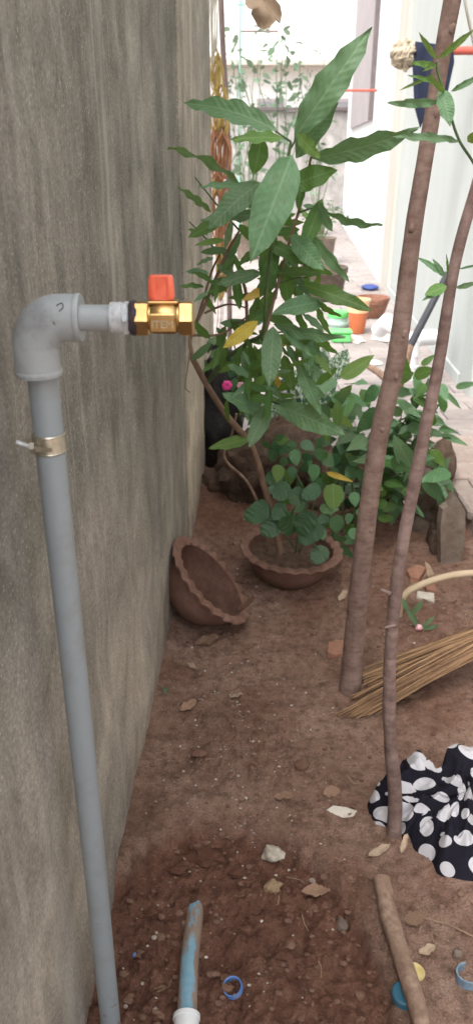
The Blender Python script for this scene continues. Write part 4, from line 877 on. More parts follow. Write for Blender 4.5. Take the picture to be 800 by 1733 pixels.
for (u, v, mt, s) in ((384, 652, 'petal', .024), (407, 652, 'petal_p', .017), (476, 663, 'petal_l', .024)):
    c = W(u, v, 3.45 if mt != 'petal_l' else 3.3); mb = MB()
    for j in range(6):
        a = j*math.pi/3; d = Vector((math.cos(a), -.35, math.sin(a))); mb.blob(c+d*s*.55, (s*.95, s*.5, s*.95), j, 2, .15)
    mb.build('flower', M[mt], flo); mb = MB(); mb.tube([c+Vector((0, .02, 0)), c+Vector((0, .12, -.16)), F0.lerp(c, .5)], .002, 5); mb.build('flower_stalk', M['stem_green'], flo)

# ================================================================== STONES AT THE END OF THE BED
rng = random.Random(9)
def stone(name, u, v, y, wpx, hpx, dep, mat, label, cat='stone', group=None, seed=0, rot=0, sub=4, amp=.28, freq=1.3):
    c = W(u, v, y); w_ = pxm(wpx, c); h_ = pxm(hpx, c)*1.1; mb = MB()
    mb.blob(c, (w_, dep, h_), seed, sub, amp, rot=Matrix.Rotation(R(rot), 3, 'Y'), freq=freq); o = mb.build(name, M[mat]); return tag(o, label, cat, group)
stone('boulder', 492, 775, 3.45, 150, 120, .28, 'rock_mud', 'large flat faced brown boulder at the end of the bed behind the shrub stems', 'boulder', 'stones ending the bed', 3, 10, amp=.2)
stone('boulder', 425, 800, 3.35, 110, 110, .26, 'rock_mud', 'dark muddy boulder behind the forked dry stick left of centre', 'boulder', 'stones ending the bed', 5, 0, freq=2.2, amp=.4)
stone('boulder', 600, 815, 3.4, 130, 130, .28, 'rock_mud', 'mud brown boulder half hidden by the vine left of the thick trunk', 'boulder', 'stones ending the bed', 8, 0)
stone('boulder', 672, 810, 3.35, 90, 110, .26, 'rock_mud', 'brown boulder showing between the two slim trunks', 'boulder', 'stones ending the bed', 12, 0)
stone('boulder', 718, 845, 3.2, 76, 90, .24, 'rock', 'rounded grey boulder right of the thin trunk', 'boulder', 'stones ending the bed', 15, 0, amp=.22)
stone('boulder', 708, 896, 3.05, 60, 34, .16, 'rock', 'small flat grey stone under the rounded grey boulder', 'stone', 'stones ending the bed', 17, 20, amp=.2)
stone('boulder', 748, 925, 2.85, 50, 110, .2, 'rock_mud', 'mossy brown stone standing beside the pointed slab', 'stone', 'stones ending the bed', 21, 0, amp=.35, freq=2)
stone('boulder', 545, 850, 3.3, 120, 60, .2, 'rock_mud', 'low dark boulder under the heart leaved vine', 'boulder', 'stones ending the bed', 25, 0)
stone('boulder', 372, 830, 3.45, 70, 70, .2, 'rock_mud', 'small dark boulder in the corner under the black bag', 'boulder', 'stones ending the bed', 29, 0)
stone('boulder', 745, 790, 3.4, 50, 80, .2, 'rock_mud', 'narrow brown stone left of the pinkish brick step', 'stone', 'stones ending the bed', 33, 0)
# pointed slab
o0 = W(745, 968, 2.72); ol = [(745, 968), (782, 965), (788, 905), (788, 868), (779, 852), (768, 836), (758, 856), (748, 862), (744, 890)]
pts = [W(u, v, 2.72)-o0 for u, v in ol]; mb = MB(); mb.prism([(p.x, p.z) for p in pts], o0, Vector((1, .15, 0)).normalized(), Vector((0, 0, 1)), -.04); o = mb.build('stone_slab', M['slate'], smooth=False)
tag(o, 'upright grey stone slab with a pointed top at the right of the bed', 'slab')
# edging blocks on the right
r2 = random.Random(4)
def eblock(x, y, L, h, wd, label, mt='block'):
    mb = MB(); mb.box((0, 0, 0), (wd, L, h+.12), bev=.012)
    bm = bmesh.new(); me = bpy.data.meshes.new('edging_block'); me.from_pydata(mb.v, [], mb.f); bm.from_mesh(me)
    bmesh.ops.subdivide_edges(bm, edges=bm.edges[:], cuts=5, use_grid_fill=True); bmesh.ops.recalc_face_normals(bm, faces=bm.faces)
    sd_ = r2.random()*50
    for v in bm.verts: v.co += v.normal*.014*mn.noise(v.co*14+Vector((sd_, 0, 0))) + v.normal*.006*mn.noise(v.co*50)
    bm.to_mesh(me); bm.free(); me.materials.append(M[mt]); me.polygons.foreach_set('use_smooth', [True]*len(me.polygons))
    o = bpy.data.objects.new('edging_block', me); COL.objects.link(o); o.location = (x, y, (h-.12)/2); o.rotation_euler = (0, 0, R(r2.uniform(-3, 3))); return tag(o, label, 'edging block', 'rough blocks edging the bed')
eblock(.965, 2.42, .40, .115, .10, 'rough edging block just in front of the pointed slab')
eblock(.955, 1.98, .42, .10, .10, 'rough edging block behind the arching cane at the right edge')
eblock(.98, 1.50, .44, .09, .10, 'rough edging block beside the broom at the right edge')
# black bag against the wall end
mb = MB(); cb = W(372, 745, 3.7); bag = []
mb.blob((cb.x-.01, 3.72, .30), (.24, .26, .66), 4, 4, .3, freq=2.2); o = mb.build('black_bag', M['black_bag']); tag(o, 'slumped black plastic bag in the corner by the wall end', 'bag')

# ================================================================== THINGS ON THE SOIL
# broom
br = empty('broom', S(800, 1110), 'palm rib broom lying on the soil with its brown bristles fanned to the left', 'broom'); WL[br.name] = Vector(br.location)
K0 = G(905, 1048, .20)
for (nm, rows) in (('bristles', ((566, 1212, 632, 1206, 62, .012, 0), (590, 1178, 640, 1190, 44, .05, 1))), ('bristles', ((606, 1134, 622, 1168, 70, .035, 2),))):
    mb = MB()
    for (u0, v0, u1, v1, n, zz, sd_) in rows:
        for i in range(n):
            t_ = i/(n-1); u = u0+(u1-u0)*t_+r2.gauss(0, 5)+(r2.random()**3)*25; v = v0+(v1-v0)*t_+r2.gauss(0, 2.5)
            E = S(u, v, .004+r2.random()*zz); st = K0+Vector((r2.gauss(0, .008), r2.gauss(0, .016)+.01*sd_, r2.gauss(0, .012)))
            md = E.lerp(st, .5)+Vector((0, r2.gauss(0, .006)-.004, .012+r2.gauss(0, .004)))
            mb.tube(spline([E, md, st], 3), [.0012, .0018, .0022, .0024, .0026, .0028, .0028], 5, tint=r2.random())
    mb.build(nm, M['bristle'], br, stuff=True)
mb = MB(); mb.tube([K0+Vector((-.06, 0, -.006)), K0, K0+Vector((.16, .01, .03))], [.027, .024, .022], 16, wob=.1); mb.build('binding', M['rope_o'], br)
mb = MB(); mb.tube([K0+Vector((.1, .01, .02)), K0+Vector((.40, .03, .08))], .016, 12); mb.build('handle', M['cane'], br)
# arching cane
mb = MB(); A = S(678, 1042); P = spline([A+Vector((-.01, 0, -.01)), W(682, 1010, A.y+.005), W(705, 993, A.y+.01), W(750, 977, A.y+.0), W(800, 970, A.y-.02), W(880, 972, A.y-.05), G(990, 1010, .03)], 8)
mb.tube(P, .0125, 14, wob=.03); o = mb.build('bent_cane', M['cane']); tag(o, 'bent beige cane arching over the soil behind the thin trunk', 'cane')
# brick pieces etc.
def chip(name, pts, th, mat, label, cat, group=None, seed=0, tilt=(0, 0)):
    c = S(sum(p[0] for p in pts)/len(pts), sum(p[1] for p in pts)/len(pts)); n = len(pts)
    loc = [G(u, v, c.z)-c for u, v in pts]; Rm = Matrix.Rotation(R(tilt[0]), 3, 'X') @ Matrix.Rotation(R(tilt[1]), 3, 'Y')
    mb = MB(); up = Vector((0, 0, th)); vs = [c+Rm @ p+Vector((0, 0, -.004)) for p in loc]+[c+Rm @ (p*.93+up) for p in loc]+[c+Rm @ (up*(1.08))]
    fs = [tuple(range(n-1, -1, -1))]+[(i, (i+1) % n, n+(i+1) % n, n+i) for i in range(n)]+[(n+i, n+(i+1) % n, 2*n) for i in range(n)]
    mb.add(vs, fs); o = mb.build(name, M[mat], smooth=False); return tag(o, label, cat, group)
g = 'broken brick pieces on the soil'
chip('brick_fragment', [(554, 1092), (568, 1088), (581, 1089), (580, 1112), (566, 1115), (553, 1112)], .014, 'brick_bit', 'broken orange brick piece just left of the thick trunk', 'brick piece', g)
chip('brick_fragment', [(686, 972), (705, 962), (720, 968), (708, 988), (692, 984)], .02, 'brick_bit', 'broken red brick piece behind the bent cane near the thin trunk', 'brick piece', g)
chip('brick_fragment', [(714, 990), (735, 998), (739, 1010), (720, 1006)], .022, 'brick_bit', 'orange brick piece under the bent cane', 'brick piece', g)
chip('brick_fragment', [(704, 1004), (734, 1008), (735, 1024), (703, 1014)], .012, 'shard', 'pale tile piece below the orange brick under the cane', 'tile piece')
chip('white_shard', [(551, 1372), (562, 1365), (585, 1368), (606, 1374), (600, 1383), (580, 1385), (560, 1378)], .004, 'shard', 'flat white shard lying alone on the soil left of the cloth', 'shard', tilt=(6, 0))
def lump(name, u, v, wpx, hpx, mat, label, cat, seed, amp=.3, group=None, sub=3):
    c = S(u, v); w_ = pxm(wpx, c); h_ = pxm(hpx, c); mb = MB(); mb.blob(c+Vector((0, 0, h_*.22)), (w_, h_*1.0, h_*.8), seed, sub, amp); o = mb.build(name, M[mat]); return tag(o, label, cat, group)
lump('lime_lump', 462, 1449, 38, 30, 'lime', 'whitish lime lump half sunk at the far side of the pit', 'stone', 3, .4)
lump('tan_lump', 460, 1504, 28, 22, 'lime_tan', 'small tan lump in the pit below the whitish lump', 'stone', 6, .5)
lump('round_stone', 510, 1298, 26, 20, 'clod', 'round brown stone on the open soil left of the thin trunk', 'stone', 9, .15)
lump('clay_lump', 336, 1278, 24, 16, 'clod', 'reddish clay lump on the soil in the middle of the path', 'clod', 12, .5)
lump('grey_pebble', 578, 1568, 22, 22, 'rock', 'grey pebble left of the peeled stick end', 'stone', 14, .3)
lump('grey_pebble', 773, 1616, 18, 16, 'rock', 'grey pebble above the faded blue ring piece', 'stone', 16, .3)
g = 'white pebbles at the pipe foot'
for (u, v, s, lb) in ((261, 1588, 10, 'small white pebble left of the muddy blue pipe'), (241, 1665, 7, 'tiny white pebble low on the left of the pit'), (264, 1711, 12, 'oblong white pebble at the bottom edge left of the muddy blue pipe'), (213, 1704, 9, 'white pebble beside the foot of the grey pipe'), (422, 1702, 9, 'tiny white pebble right of the blue ring'), (528, 1492, 12, 'pale pebble above the triangular dry leaf')):
    lump('white_pebble', u, v, s, s*.9, 'pebble', lb, 'pebble', u, .2, g, 2)
lump('blue_bead', 229, 1618, 10, 10, 'ring_blue', 'small bright blue bead on the pit soil', 'bead', 2, .05, None, 2)
g = 'clods in the dug pit'
for i, (u, v, s, lb) in enumerate(((350, 1455, 60, 'broad greyish clod under the far rim of the pit'), (300, 1475, 34, 'middling clod left of the tip of the muddy pipe'), (700, 1560, 22, 'dark clod right of the peeled stick'), (430, 1560, 34, 'clod right of the muddy blue pipe'), (525, 1630, 26, 'dark clod in the lower middle of the pit'), (400, 1480, 26, 'small clod above the tip of the muddy pipe'), (480, 1620, 30, 'clod between the blue ring and the peeled stick'), (255, 1545, 26, 'clod near the grey pipe on the left of the pit'))):
    lump('soil_clod', u, v, s, s*.55, 'wet_clod', lb, 'clod', i*5+1, .55, g)
for nm_ in ('bark_thick', 'bark_thin'):
    m_ = M[nm_]; nt_ = m_.node_tree; b_ = nt_.nodes['Principled BSDF']; old = b_.inputs['Normal'].links[0].from_socket; tc_ = nt_.nodes.new('ShaderNodeTexCoord'); mp_ = nt_.nodes.new('ShaderNodeMapping'); mp_.inputs['Scale'].default_value = (26, 26, 85); nt_.links.new(tc_.outputs['Object'], mp_.inputs[0])
    nz_ = nt_.nodes.new('ShaderNodeTexNoise'); nz_.inputs['Scale'].default_value = 1; nz_.inputs['Detail'].default_value = 4; nt_.links.new(mp_.outputs[0], nz_.inputs['Vector']); bp_ = nt_.nodes.new('ShaderNodeBump'); bp_.inputs['Strength'].default_value = .25; bp_.inputs['Distance'].default_value = .002; nt_.links.new(nz_.outputs[0], bp_.inputs['Height']); nt_.links.new(old, bp_.inputs['Normal']); nt_.links.new(bp_.outputs[0], b_.inputs['Normal'])
    rp_ = nt_.nodes.new('ShaderNodeValToRGB'); rp_.color_ramp.elements[0].position = .34; rp_.color_ramp.elements[0].color = (.90, .88, .87, 1); rp_.color_ramp.elements[1].position = .52; mx_ = nt_.nodes.new('ShaderNodeMix'); mx_.data_type = 'RGBA'; mx_.blend_type = 'MULTIPLY'; mx_.inputs[0].default_value = 1; oc_ = b_.inputs['Base Color'].links[0].from_socket
    nt_.links.new(nz_.outputs[0], rp_.inputs[0]); nt_.links.new(oc_, mx_.inputs[6]); nt_.links.new(rp_.outputs[0], mx_.inputs[7]); nt_.links.new(mx_.outputs[2], b_.inputs['Base Color'])
# muddy blue pipe in the pit
a0 = S(330, 1512); a1 = S(316, 1735)
mp = empty('buried_pipe', a1, 'mud streaked blue pipe lying half buried in the pit', 'pipe'); WL[mp.name] = Vector(a1)
def P_(u, v, up): p = S(u, v); p.z += up; return p
mb = MB(); P = spline([P_(331, 1508, -.022), P_(329, 1550, -.004), P_(322, 1620, .008), P_(318, 1690, .014), P_(314, 1790, .020)], 8)
mb.tube(P, lerpr(.019, .0205, len(P)), 28, wob=.05); o = mb.build('blue_pipe', M['mud_pipe'], mp)
pz_ = P[-7]; mb = MB(); mb.tube([P[-6], P[-4], P[-1]], .0245, 32); mb.build('white_coupling', M['pvc_white'], mp, angle=30)
mb = MB(); mb.tube([P[-6]-(P[-1]-P[-6]).normalized()*.001, P[-6]+(P[-1]-P[-6]).normalized()*.006], .0265, 32); mb.build('coupling_lip', M['pvc_white'], mp, angle=30)
# blue ring
c = S(395, 1674); r1 = pxm(16.5, c); mb = MB(); mb.lathe([(r1*.86, 0), (r1, -.001), (r1*1.03, .006), (r1, .013), (r1*.86, .012), (r1*.86, 0)], 48, Matrix.Translation(c+Vector((0, 0, .0))) @ Matrix.Rotation(R(-12), 4, 'Y') @ Matrix.Rotation(R(8), 4, 'X')); o = mb.build('blue_ring', M['ring_blue'], angle=40); tag(o, 'bright blue plastic ring lying flat in the pit', 'ring')
# ring piece at the right
c = S(793, 1658); r1 = pxm(24, c); mb = MB(); vs = []; n = 26
for i in range(n+1):
    a = R(100)+R(210)*i/n
    for (rr_, zz) in ((1, 0), (1.0, .022), (.88, .022), (.88, 0)): vs.append(c+Vector((math.cos(a)*r1*rr_, math.sin(a)*r1*rr_*.8, zz)))
fs = [(i*4+j, i*4+(j+1) % 4, (i+1)*4+(j+1) % 4, (i+1)*4+j) for i in range(n) for j in range(4)]+[(0, 3, 2, 1), (n*4, n*4+1, n*4+2, n*4+3)]
mb.add(vs, fs); o = mb.build('ring_fragment', M['frag_blue'], angle=40); tag(o, 'broken half of a faded blue plastic ring at the right edge', 'ring piece')
# peeled stick
mb = MB(); P = spline([P_(643, 1505, .03), P_(655, 1560, .026), P_(672, 1620, .03), P_(694, 1690, .03), P_(722, 1790, .03)], 8); mb.tube(P, [pxm(15.5, p)*(1+.10*mn.noise(Vector((0, p.y*14, 0)))) for p in P], 28, wob=.10, seed=2); o = mb.build('stick', M['stick']); tag(o, 'short thick peeled stick lying at the bottom right', 'stick')
# gold cap and teal cap under the stick
c = S(702, 1646, .008); mb = MB(); r1 = pxm(16, c); mb.lathe([(r1*.9, 0), (r1, .001), (r1, .004), (r1*.92, .006), (r1*.75, .0055), (r1*.7, .004), (r1*.2, .004), (0, .0045)], 48, Matrix.Translation(c) @ Matrix.Rotation(R(10), 4, 'Y')); o = mb.build('gold_cap', M['gold']); tag(o, 'round gold coloured cap showing right of the peeled stick', 'cap')
c = S(683, 1686, .002); mb = MB(); r1 = pxm(21, c); mb.lathe([(r1, -.005), (r1*1.02, .010), (r1*.9, .013), (0, .012)], 40, Matrix.Translation(c)); o = mb.build('bottle_cap', M['cap_blue']); tag(o, 'dark teal blue bottle cap mostly hidden under the peeled stick', 'bottle cap')
# dry leaves, bark bits
def dry(u, v, L, a, wd, mk, label, lift=.01, N=None, cat='dry leaf'):
    c = S(u, v, lift); d = Vector((math.cos(a), math.sin(a), 0)); l = pxm(L, c); o = leafobj(None, c-d*l/2, c+d*l/2, pxm(wd, c), Vector((r2.gauss(0, .25), r2.gauss(0, .25), 1)) if N is None else N, 'dry', mk, 0, 'dry_leaf', l*.7)
    return tag(o, label, cat, 'dry leaves on the soil')
dry(535, 1508, 52, 0, 22, 'r', 'folded triangular brown leaf at the right rim of the pit', .018)
dry(640, 1440, 44, .5, 13, 't', 'curled tan leaf strip just below the thin trunk foot', .01)
dry(684, 1430, 40, 1.1, 10, 't', 'narrow orange brown leaf touching the lower edge of the cloth', .01)
dry(318, 1195, 34, .7, 16, 'r', 'dark curled leaf in front of the tipped bowl', .01)
dry(326, 1128, 30, -.9, 9, 't', 'thin rust coloured leaf beneath the tipped bowl', .008)
dry(480, 1348, 34, .1, 20, 'r', 'flat greyish leaf beside the round brown stone', .006)
dry(400, 1178, 24, .3, 16, 't', 'small tan leaf on the open soil', .006)
dry(560, 1340, 30, .3, 18, 'r', 'dull brown leaf above the white shard', .006)
dry(722, 1608, 32, .4, 18, 't', 'pinkish tan leaf scrap above the gold cap', .006)
dry(700, 1555, 36, .2, 24, 'r', 'crumpled dark leaf right of the peeled stick', .012)
dry(350, 1085, 44, .4, 24, 'r', 'brown leaf litter below the tipped bowl', .008)
dry(430, 960, 40, .2, 14, 'r', 'brown leaf beside the upright bowl on its left', .012)
dry(700, 1180, 40, .2, 14, 'r', 'brown leaf under the broom', .008)
dry(580, 1010, 30, 1, 12, 't', 'thin tan leaf right of the upright bowl', .008)
c = S(730, 985); o = leafobj(None, c, W(724, 955, c.y-.02), pxm(13, c), Vector((.2, -1, .3)), 'lance', 't', 0, 'pale_leaf'); tag(o, 'upright pale cream leaf behind the bent cane', 'leaf')
c = S(279, 1166, .006); o = leafobj(None, c+Vector((0, .01, 0)), c+Vector((.004, -.03, .012)), .016, Vector((.2, -.5, 1)), 'ovate', 'p', 0, 'green_leaf'); tag(o, 'small fallen pale green leaf at the foot of the wall', 'leaf')
# red bud seedling behind the broom
sdl = empty('seedling', S(715, 1075), 'tiny seedling with a pinkish red bud just above the broom', 'plant'); WL[sdl.name] = Vector(sdl.location)
c = S(708, 1062, .012); mb = MB(); mb.blob(c, (.026, .024, .024), 3, 3, .2); mb.build('bud', M['petal_p'], sdl)
for L in ((712, 1064, 742, 1060, 9), (712, 1062, 735, 1045, 7), (705, 1060, 690, 1030, 10), (695, 1040, 715, 1018, 12), (690, 1035, 680, 1012, 10)): leafpx(sdl, *L[:5], c.y, c.y-.01, 'g', 'lance', 20, lod=1)
mb = MB(); mb.tube([c, c+Vector((.01, .03, .0)), c+Vector((-.02, .07, .03))], .0015, 5); mb.build('stem', M['stem_green'], sdl)
mb = MB(); mb.tube([S(705, 1550, .01), S(760, 1565, .02), S(830, 1600, .01)], .002, 6); o = mb.build('twig', M['stem_brown']); tag(o, 'thin dark twig on the soil below the cloth at the right', 'twig')

# ------------------------------------------------------------------ polka dot cloth
OUT = [(688, 1296), (702, 1300), (716, 1322), (740, 1322), (758, 1300), (800, 1288), (860, 1284), (930, 1300), (960, 1380), (930, 1460), (860, 1500), (800, 1497), (772, 1492), (740, 1484), (728, 1462), (700, 1440), (690, 1418), (680, 1426), (672, 1400), (652, 1404), (634, 1398), (622, 1372), (622, 1358), (640, 1338), (656, 1322), (668, 1306), (680, 1294)]
CC = (772, 1385); C0 = G(*CC, 0)
outw = [G(u, v, 0)-C0 for u, v in OUT]
def closed(pts, k):
    n = len(pts); o = []
    for i in range(n):
        p0, p1, p2, p3 = pts[i-1], pts[i], pts[(i+1) % n], pts[(i+2) % n]
        for j in range(k):
            t_ = j/k; o.append(.5*((2*p1)+(-p0+p2)*t_+(2*p0-5*p1+4*p2-p3)*t_*t_+(-p0+3*p1-3*p2+p3)*t_**3))
    return o
ring = closed(outw, 9); n = len(ring); RN = 64; vs = []; uvs = []
for i in range(RN+1):
    r_n = i/RN
    for j, e in enumerate(ring):
        p = C0+e*r_n; x, y = p.x, p.y
        th_ = 2*math.pi*j/n; ct, st_ = math.cos(th_), math.sin(th_)
        base_ = .065*(1-r_n**1.7)*(1+.7*mn.noise(Vector((x*7, y*7, 1))))
        def ridge(q): return max(0, 1-abs(mn.noise(q))*3.0)
        f1 = ridge(Vector((ct*2.1+r_n*.8, st_*2.1, r_n*1.3+2)))**1.5*.016*min(1, r_n*2.5); f2 = ridge(Vector((x*9-y*5, y*3+x*3, 6)))**1.2*.028; f4 = ridge(Vector((x*3+y*4, y*7-x*6, 16)))**1.2*.045
        f3 = .004*mn.noise(Vector((x*45, y*45, 3)))
        edge = min(1, (1-r_n)*5)
        z = gz(x, y)+.005+base_+f1*(.35+.65*edge)+(f2+f4)*edge+f3
        if r_n > .93: z -= (r_n-.93)/.07*.010*(1 if True else 0)
        sh = Vector((mn.noise(Vector((x*6, y*6, 8))), mn.noise(Vector((x*6, y*6, 12))), 0))*.06*edge
        vs.append((x+sh.x, y+sh.y, z)); uvs.append((x+.03*mn.noise(Vector((x*9, y*9, 18)))+z*.5, y+.03*mn.noise(Vector((x*9, y*9, 28)))+z*.7))
fs = [(i*n+j, i*n+(j+1) % n, (i+1)*n+(j+1) % n, (i+1)*n+j) for i in range(RN) for j in range(n)]
mb = MB(); mb.add(vs, fs); o = mb.build('polka_dot_cloth', M['dots'], angle=180); tag(o, 'crumpled black cloth with white polka dots heaped on the soil at the right', 'cloth')
l = o.data.uv_layers.new(name='UVMap')
for lp in o.data.loops: l.data[lp.index].uv = uvs[lp.vertex_index]

# ================================================================== BACKGROUND THINGS
def on_paving(u, v): return G(u, v, .02)
# plastic pot, clay bowl, boxes
def latheobj(name, prof, c, mat, label=None, cat=None, parent=None, n=36, ang=40, mod=None, group=None):
    mb = MB(); mb.lathe(prof, n, Matrix.Translation(c), mod); o = mb.build(name, M[mat], parent, angle=ang)
    if label: tag(o, label, cat, group)
    return o
c = on_paving(603, 563); s = pxm(1, c)
op = empty('plastic_pot', c, 'orange plastic plant pot with a peach rim standing on the paving', 'plant pot'); WL[op.name] = Vector(c)
H = pxm(50, c)*1.12; latheobj('pot_body', [(12*s, 0), (12.5*s, .004), (16.5*s, H*.66), (14.5*s, H*.66), (11*s, .02), (0, .02)], c, 'orange_pl', parent=op)
latheobj('pot_rim', [(16.2*s, H*.62), (17*s, H*.62), (18*s, H*.92), (19.5*s, H*.94), (19.5*s, H), (17*s, H), (16*s, H*.68)], c, 'peach', parent=op)
c = on_paving(628, 537); s = pxm(1, c); h = pxm(34, c)
latheobj('round_clay_bowl', [(14*s, 0), (22*s, h*.3), (26*s, h*.72), (27*s, h*.75), (27*s, h*.86), (28*s, h*.88), (28*s, h), (24.5*s, h), (23*s, h*.7), (16*s, h*.2), (0, h*.15)], c, 'terra_far', 'round reddish clay bowl on the paving behind the orange pot', 'plant pot', group='pots on the paving')
c = on_paving(545, 508); s = pxm(1, c); h = pxm(60, c)
pb_ = latheobj('brown_clay_pot', [(20*s, 0), (34*s, h*.3), (38*s, h*.75), (40*s, h*.78), (40*s, h*.92), (37*s, h*.92), (34*s, h*.6), (0, h*.5)], c, 'rock', 'wide grey brown clay pot on the paving behind the shrub', 'plant pot', group='pots on the paving')
c2 = on_paving(541, 470); s = pxm(1, c2); latheobj('grey_cement_pot', [(9*s, 0), (11*s, .1), (12*s, pxm(38, c2)), (9*s, pxm(38, c2)), (0, .1)], c2, 'slate', 'narrow grey cement pot behind the wide clay pot', 'plant pot', group='pots on the paving')
c = on_paving(505, 440); s = pxm(1, c); latheobj('low_dark_pot', [(20*s, 0), (26*s, pxm(18, c)), (27*s, pxm(22, c)), (24*s, pxm(22, c)), (0, pxm(12, c))], c, 'slate', 'low dark pot far down the paving behind the shrub', 'plant pot', group='pots on the paving')
# tubs: green lid, mint tub, green box
c = on_paving(571, 553); s = pxm(1, c)
tb = empty('mint_tub', c, 'mint plastic tub with a bright green lid beside the orange pot', 'tub'); WL[tb.name] = Vector(c)
latheobj('tub_body', [(14*s, 0), (17*s, pxm(17, c)), (15*s, pxm(17, c)), (0, .02)], c, 'mint_pl', parent=tb)
latheobj('tub_lid', [(18*s, pxm(17, c)), (18.5*s, pxm(17, c)+.01), (18*s, pxm(26, c)), (0, pxm(27, c))], c, 'green_pl', parent=tb)
latheobj('tub_band', [(17.2*s, pxm(6, c)), (18*s, pxm(6, c)), (18*s, pxm(9, c)), (17.2*s, pxm(9, c))], c, 'mint_pl', parent=tb)
c = on_paving(576, 578); s = pxm(1, c)
gb = empty('green_box', c, 'small bright green plastic box in front of the mint tub', 'box'); WL[gb.name] = Vector(c)
mb = MB(); mb.box((c.x, c.y, c.z+8*s), (32*s, 22*s, 15*s), bev=2*s); mb.build('box_body', M['green_pl'], gb)
mb = MB(); mb.box((c.x, c.y, c.z+17.5*s), (36*s, 26*s, 4*s), bev=1.5*s); mb.build('box_lid', M['green_pl'], gb)
c = on_paving(625, 490); s = pxm(1, c); mb = MB(); mb.blob(c+Vector((0, 0, .03)), (30*s, 34*s, 9*s), 5, 3, .2); tag(mb.build('blue_slipper', M['blue_pl']), 'navy blue rubber slipper on the paving behind the clay bowl', 'slipper')
c = on_paving(628, 617); mb = MB(); mb.box(c+Vector((0, 0, .012)), (.14, .1, .02), Matrix.Rotation(.3, 3, 'Z'), bev=.004); tag(mb.build('white_tile', M['white_wall'], smooth=False), 'small white tile on the paving left of the thick trunk', 'tile')
for (u, v, sd_) in ((648, 572, 3), (600, 575, 5)):
    c = on_paving(u, v); mb = MB(); mb.blob(c+Vector((0, 0, .006)), (.22 if sd_ == 3 else .16, .3, .012), sd_, 3, .4); tag(mb.build('paper_scrap', M['shard']), 'flat pale scrap on the paving ' + ('behind the thick trunk' if sd_ == 3 else 'in front of the orange pot'), 'scrap')
# white PVC drain with elbow at the house foot
wp = empty('drain_pipe', on_paving(690, 640), 'white PVC drain pipe with a swept elbow at the foot of the grey wall', 'drain pipe'); WL[wp.name] = Vector(wp.location)
Y0 = 5.45; mb = MB(); r = pxm(12, W(680, 600, Y0)); P = spline([W(692, 650, Y0), W(694, 600, Y0+.02), W(696, 575, Y0+.04)], 5); mb.tube(P, r, 20); mb.build('upright', M['pvc_white'], wp)
mb = MB(); P = spline([W(694, 605, Y0+.02), W(698, 578, Y0+.06), W(712, 572, Y0+.10), W(735, 571, Y0+.14)], 6); mb.tube(P, r*1.12, 20); mb.build('elbow', M['pvc_white'], wp)
mb = MB(); mb.tube([W(704, 602, Y0), W(676, 556, Y0+.2), W(655, 545, Y0+.4), W(640, 560, Y0+.5)], [r*.3, r*1.3, r*1.3, r*1.2], 18); mb.build('branch_pipe', M['pvc_white'], wp)
mb = MB(); mb.tube([W(692, 626, Y0), W(693, 618, Y0)], r*1.18, 20); mb.build('collar', M['pvc_white'], wp, angle=30)
# leaning tool
tl_ = empty('leaning_tool', on_paving(640, 640), 'grey handled tool with a brown wooden end leaning on the house behind the trunks', 'tool'); WL[tl_.name] = Vector(tl_.location)
A = G(655, 640, .02); A.y = 5.0; A = W(652, 640, 5.0); Bm = W(690, 592, 5.05); Cc = W(757, 462, 5.3)
mb = MB(); mb.tube([Bm, Bm.lerp(Cc, .5), Cc], [.026, .024, .022], 14); mb.build('handle', M['tool_grey'], tl_)
mb = MB(); mb.tube([W(668, 655, 4.98), W(680, 625, 5.0), Bm, Bm.lerp(Cc, .05)], [.05, .042, .03, .027], 12); mb.build('wooden_head', M['stem_brown'], tl_)
mb = MB(); mb.tube([W(615, 615, 5.3), W(640, 630, 5.2), W(668, 655, 4.98)], [.02, .025, .03], 8); mb.build('cross_bar', M['stem_brown'], tl_)
# hanging navy cloth, mop, cord
def hung(name, outl, y, mat, label, cat, th=.03, fold=40):
    pts = [W(u, v, y) for u, v in outl]; us = [u for u, v in outl]; cx = sum(us)/len(us); n = len(outl)
    mb = MB(); NR = 14; dense = []
    for i in range(n):
        a, b_ = pts[i], pts[(i+1) % n]
        for j in range(6): dense.append(a.lerp(b_, j/6))
    c = sum(dense, Vector())/len(dense); m_ = len(dense)
    for sgn in (-1, 1):
        vs = []
        for i in range(NR+1):
            for e in dense:
                p = c.lerp(e, i/NR); d = th*(1-(i/NR)**4)*(.6+.5*math.sin(p.x*fold+p.z*3)); vs.append(p+Vector((0, sgn*d*(1 if sgn < 0 else .3), 0)))
        mb.add(vs, [(i*m_+j, i*m_+(j+1) % m_, (i+1)*m_+(j+1) % m_, (i+1)*m_+j) for i in range(NR) for j in range(m_)])
    return tag(mb.build(name, M[mat], angle=80), label, cat)
hung('navy_cloth', [(702, 70), (735, 74), (766, 84), (768, 105), (756, 160), (762, 192), (745, 196), (735, 170), (718, 200), (710, 218), (700, 180), (697, 110)], 5.75, 'navy_cloth', 'dark navy cloth hanging behind the thick trunk at the top right', 'cloth')
mb = MB(); c = W(683, 92, 5.8)
r3 = random.Random(8); mb.blob(c, (.17, .15, .16), 7, 4, .3, freq=2.5)
for k_ in range(60):
    a = r3.uniform(0, 6.28); el = r3.uniform(-1.2, 1.4); d = Vector((math.cos(a)*math.cos(el), math.sin(a)*math.cos(el), math.sin(el))); p0 = c+d*.075; d2 = Vector((r3.gauss(0, 1), r3.gauss(0, 1), r3.gauss(0, 1))).cross(d).normalized()
    mb.tube(spline([p0-d2*.03, p0+d*.012, p0+d2*.03], 3), .008, 5)
mb.tube(spline([c+Vector((0, 0, -.05)), W(684, 112, 5.78), W(686, 122, 5.77)], 3), [.04, .035, .03, .025, .02, .014, .008], 8, wob=.4)
mo = mb.build('mop_head', M['mop']); tag(mo, 'beige mop head hung at the top right beside the navy cloth', 'mop')
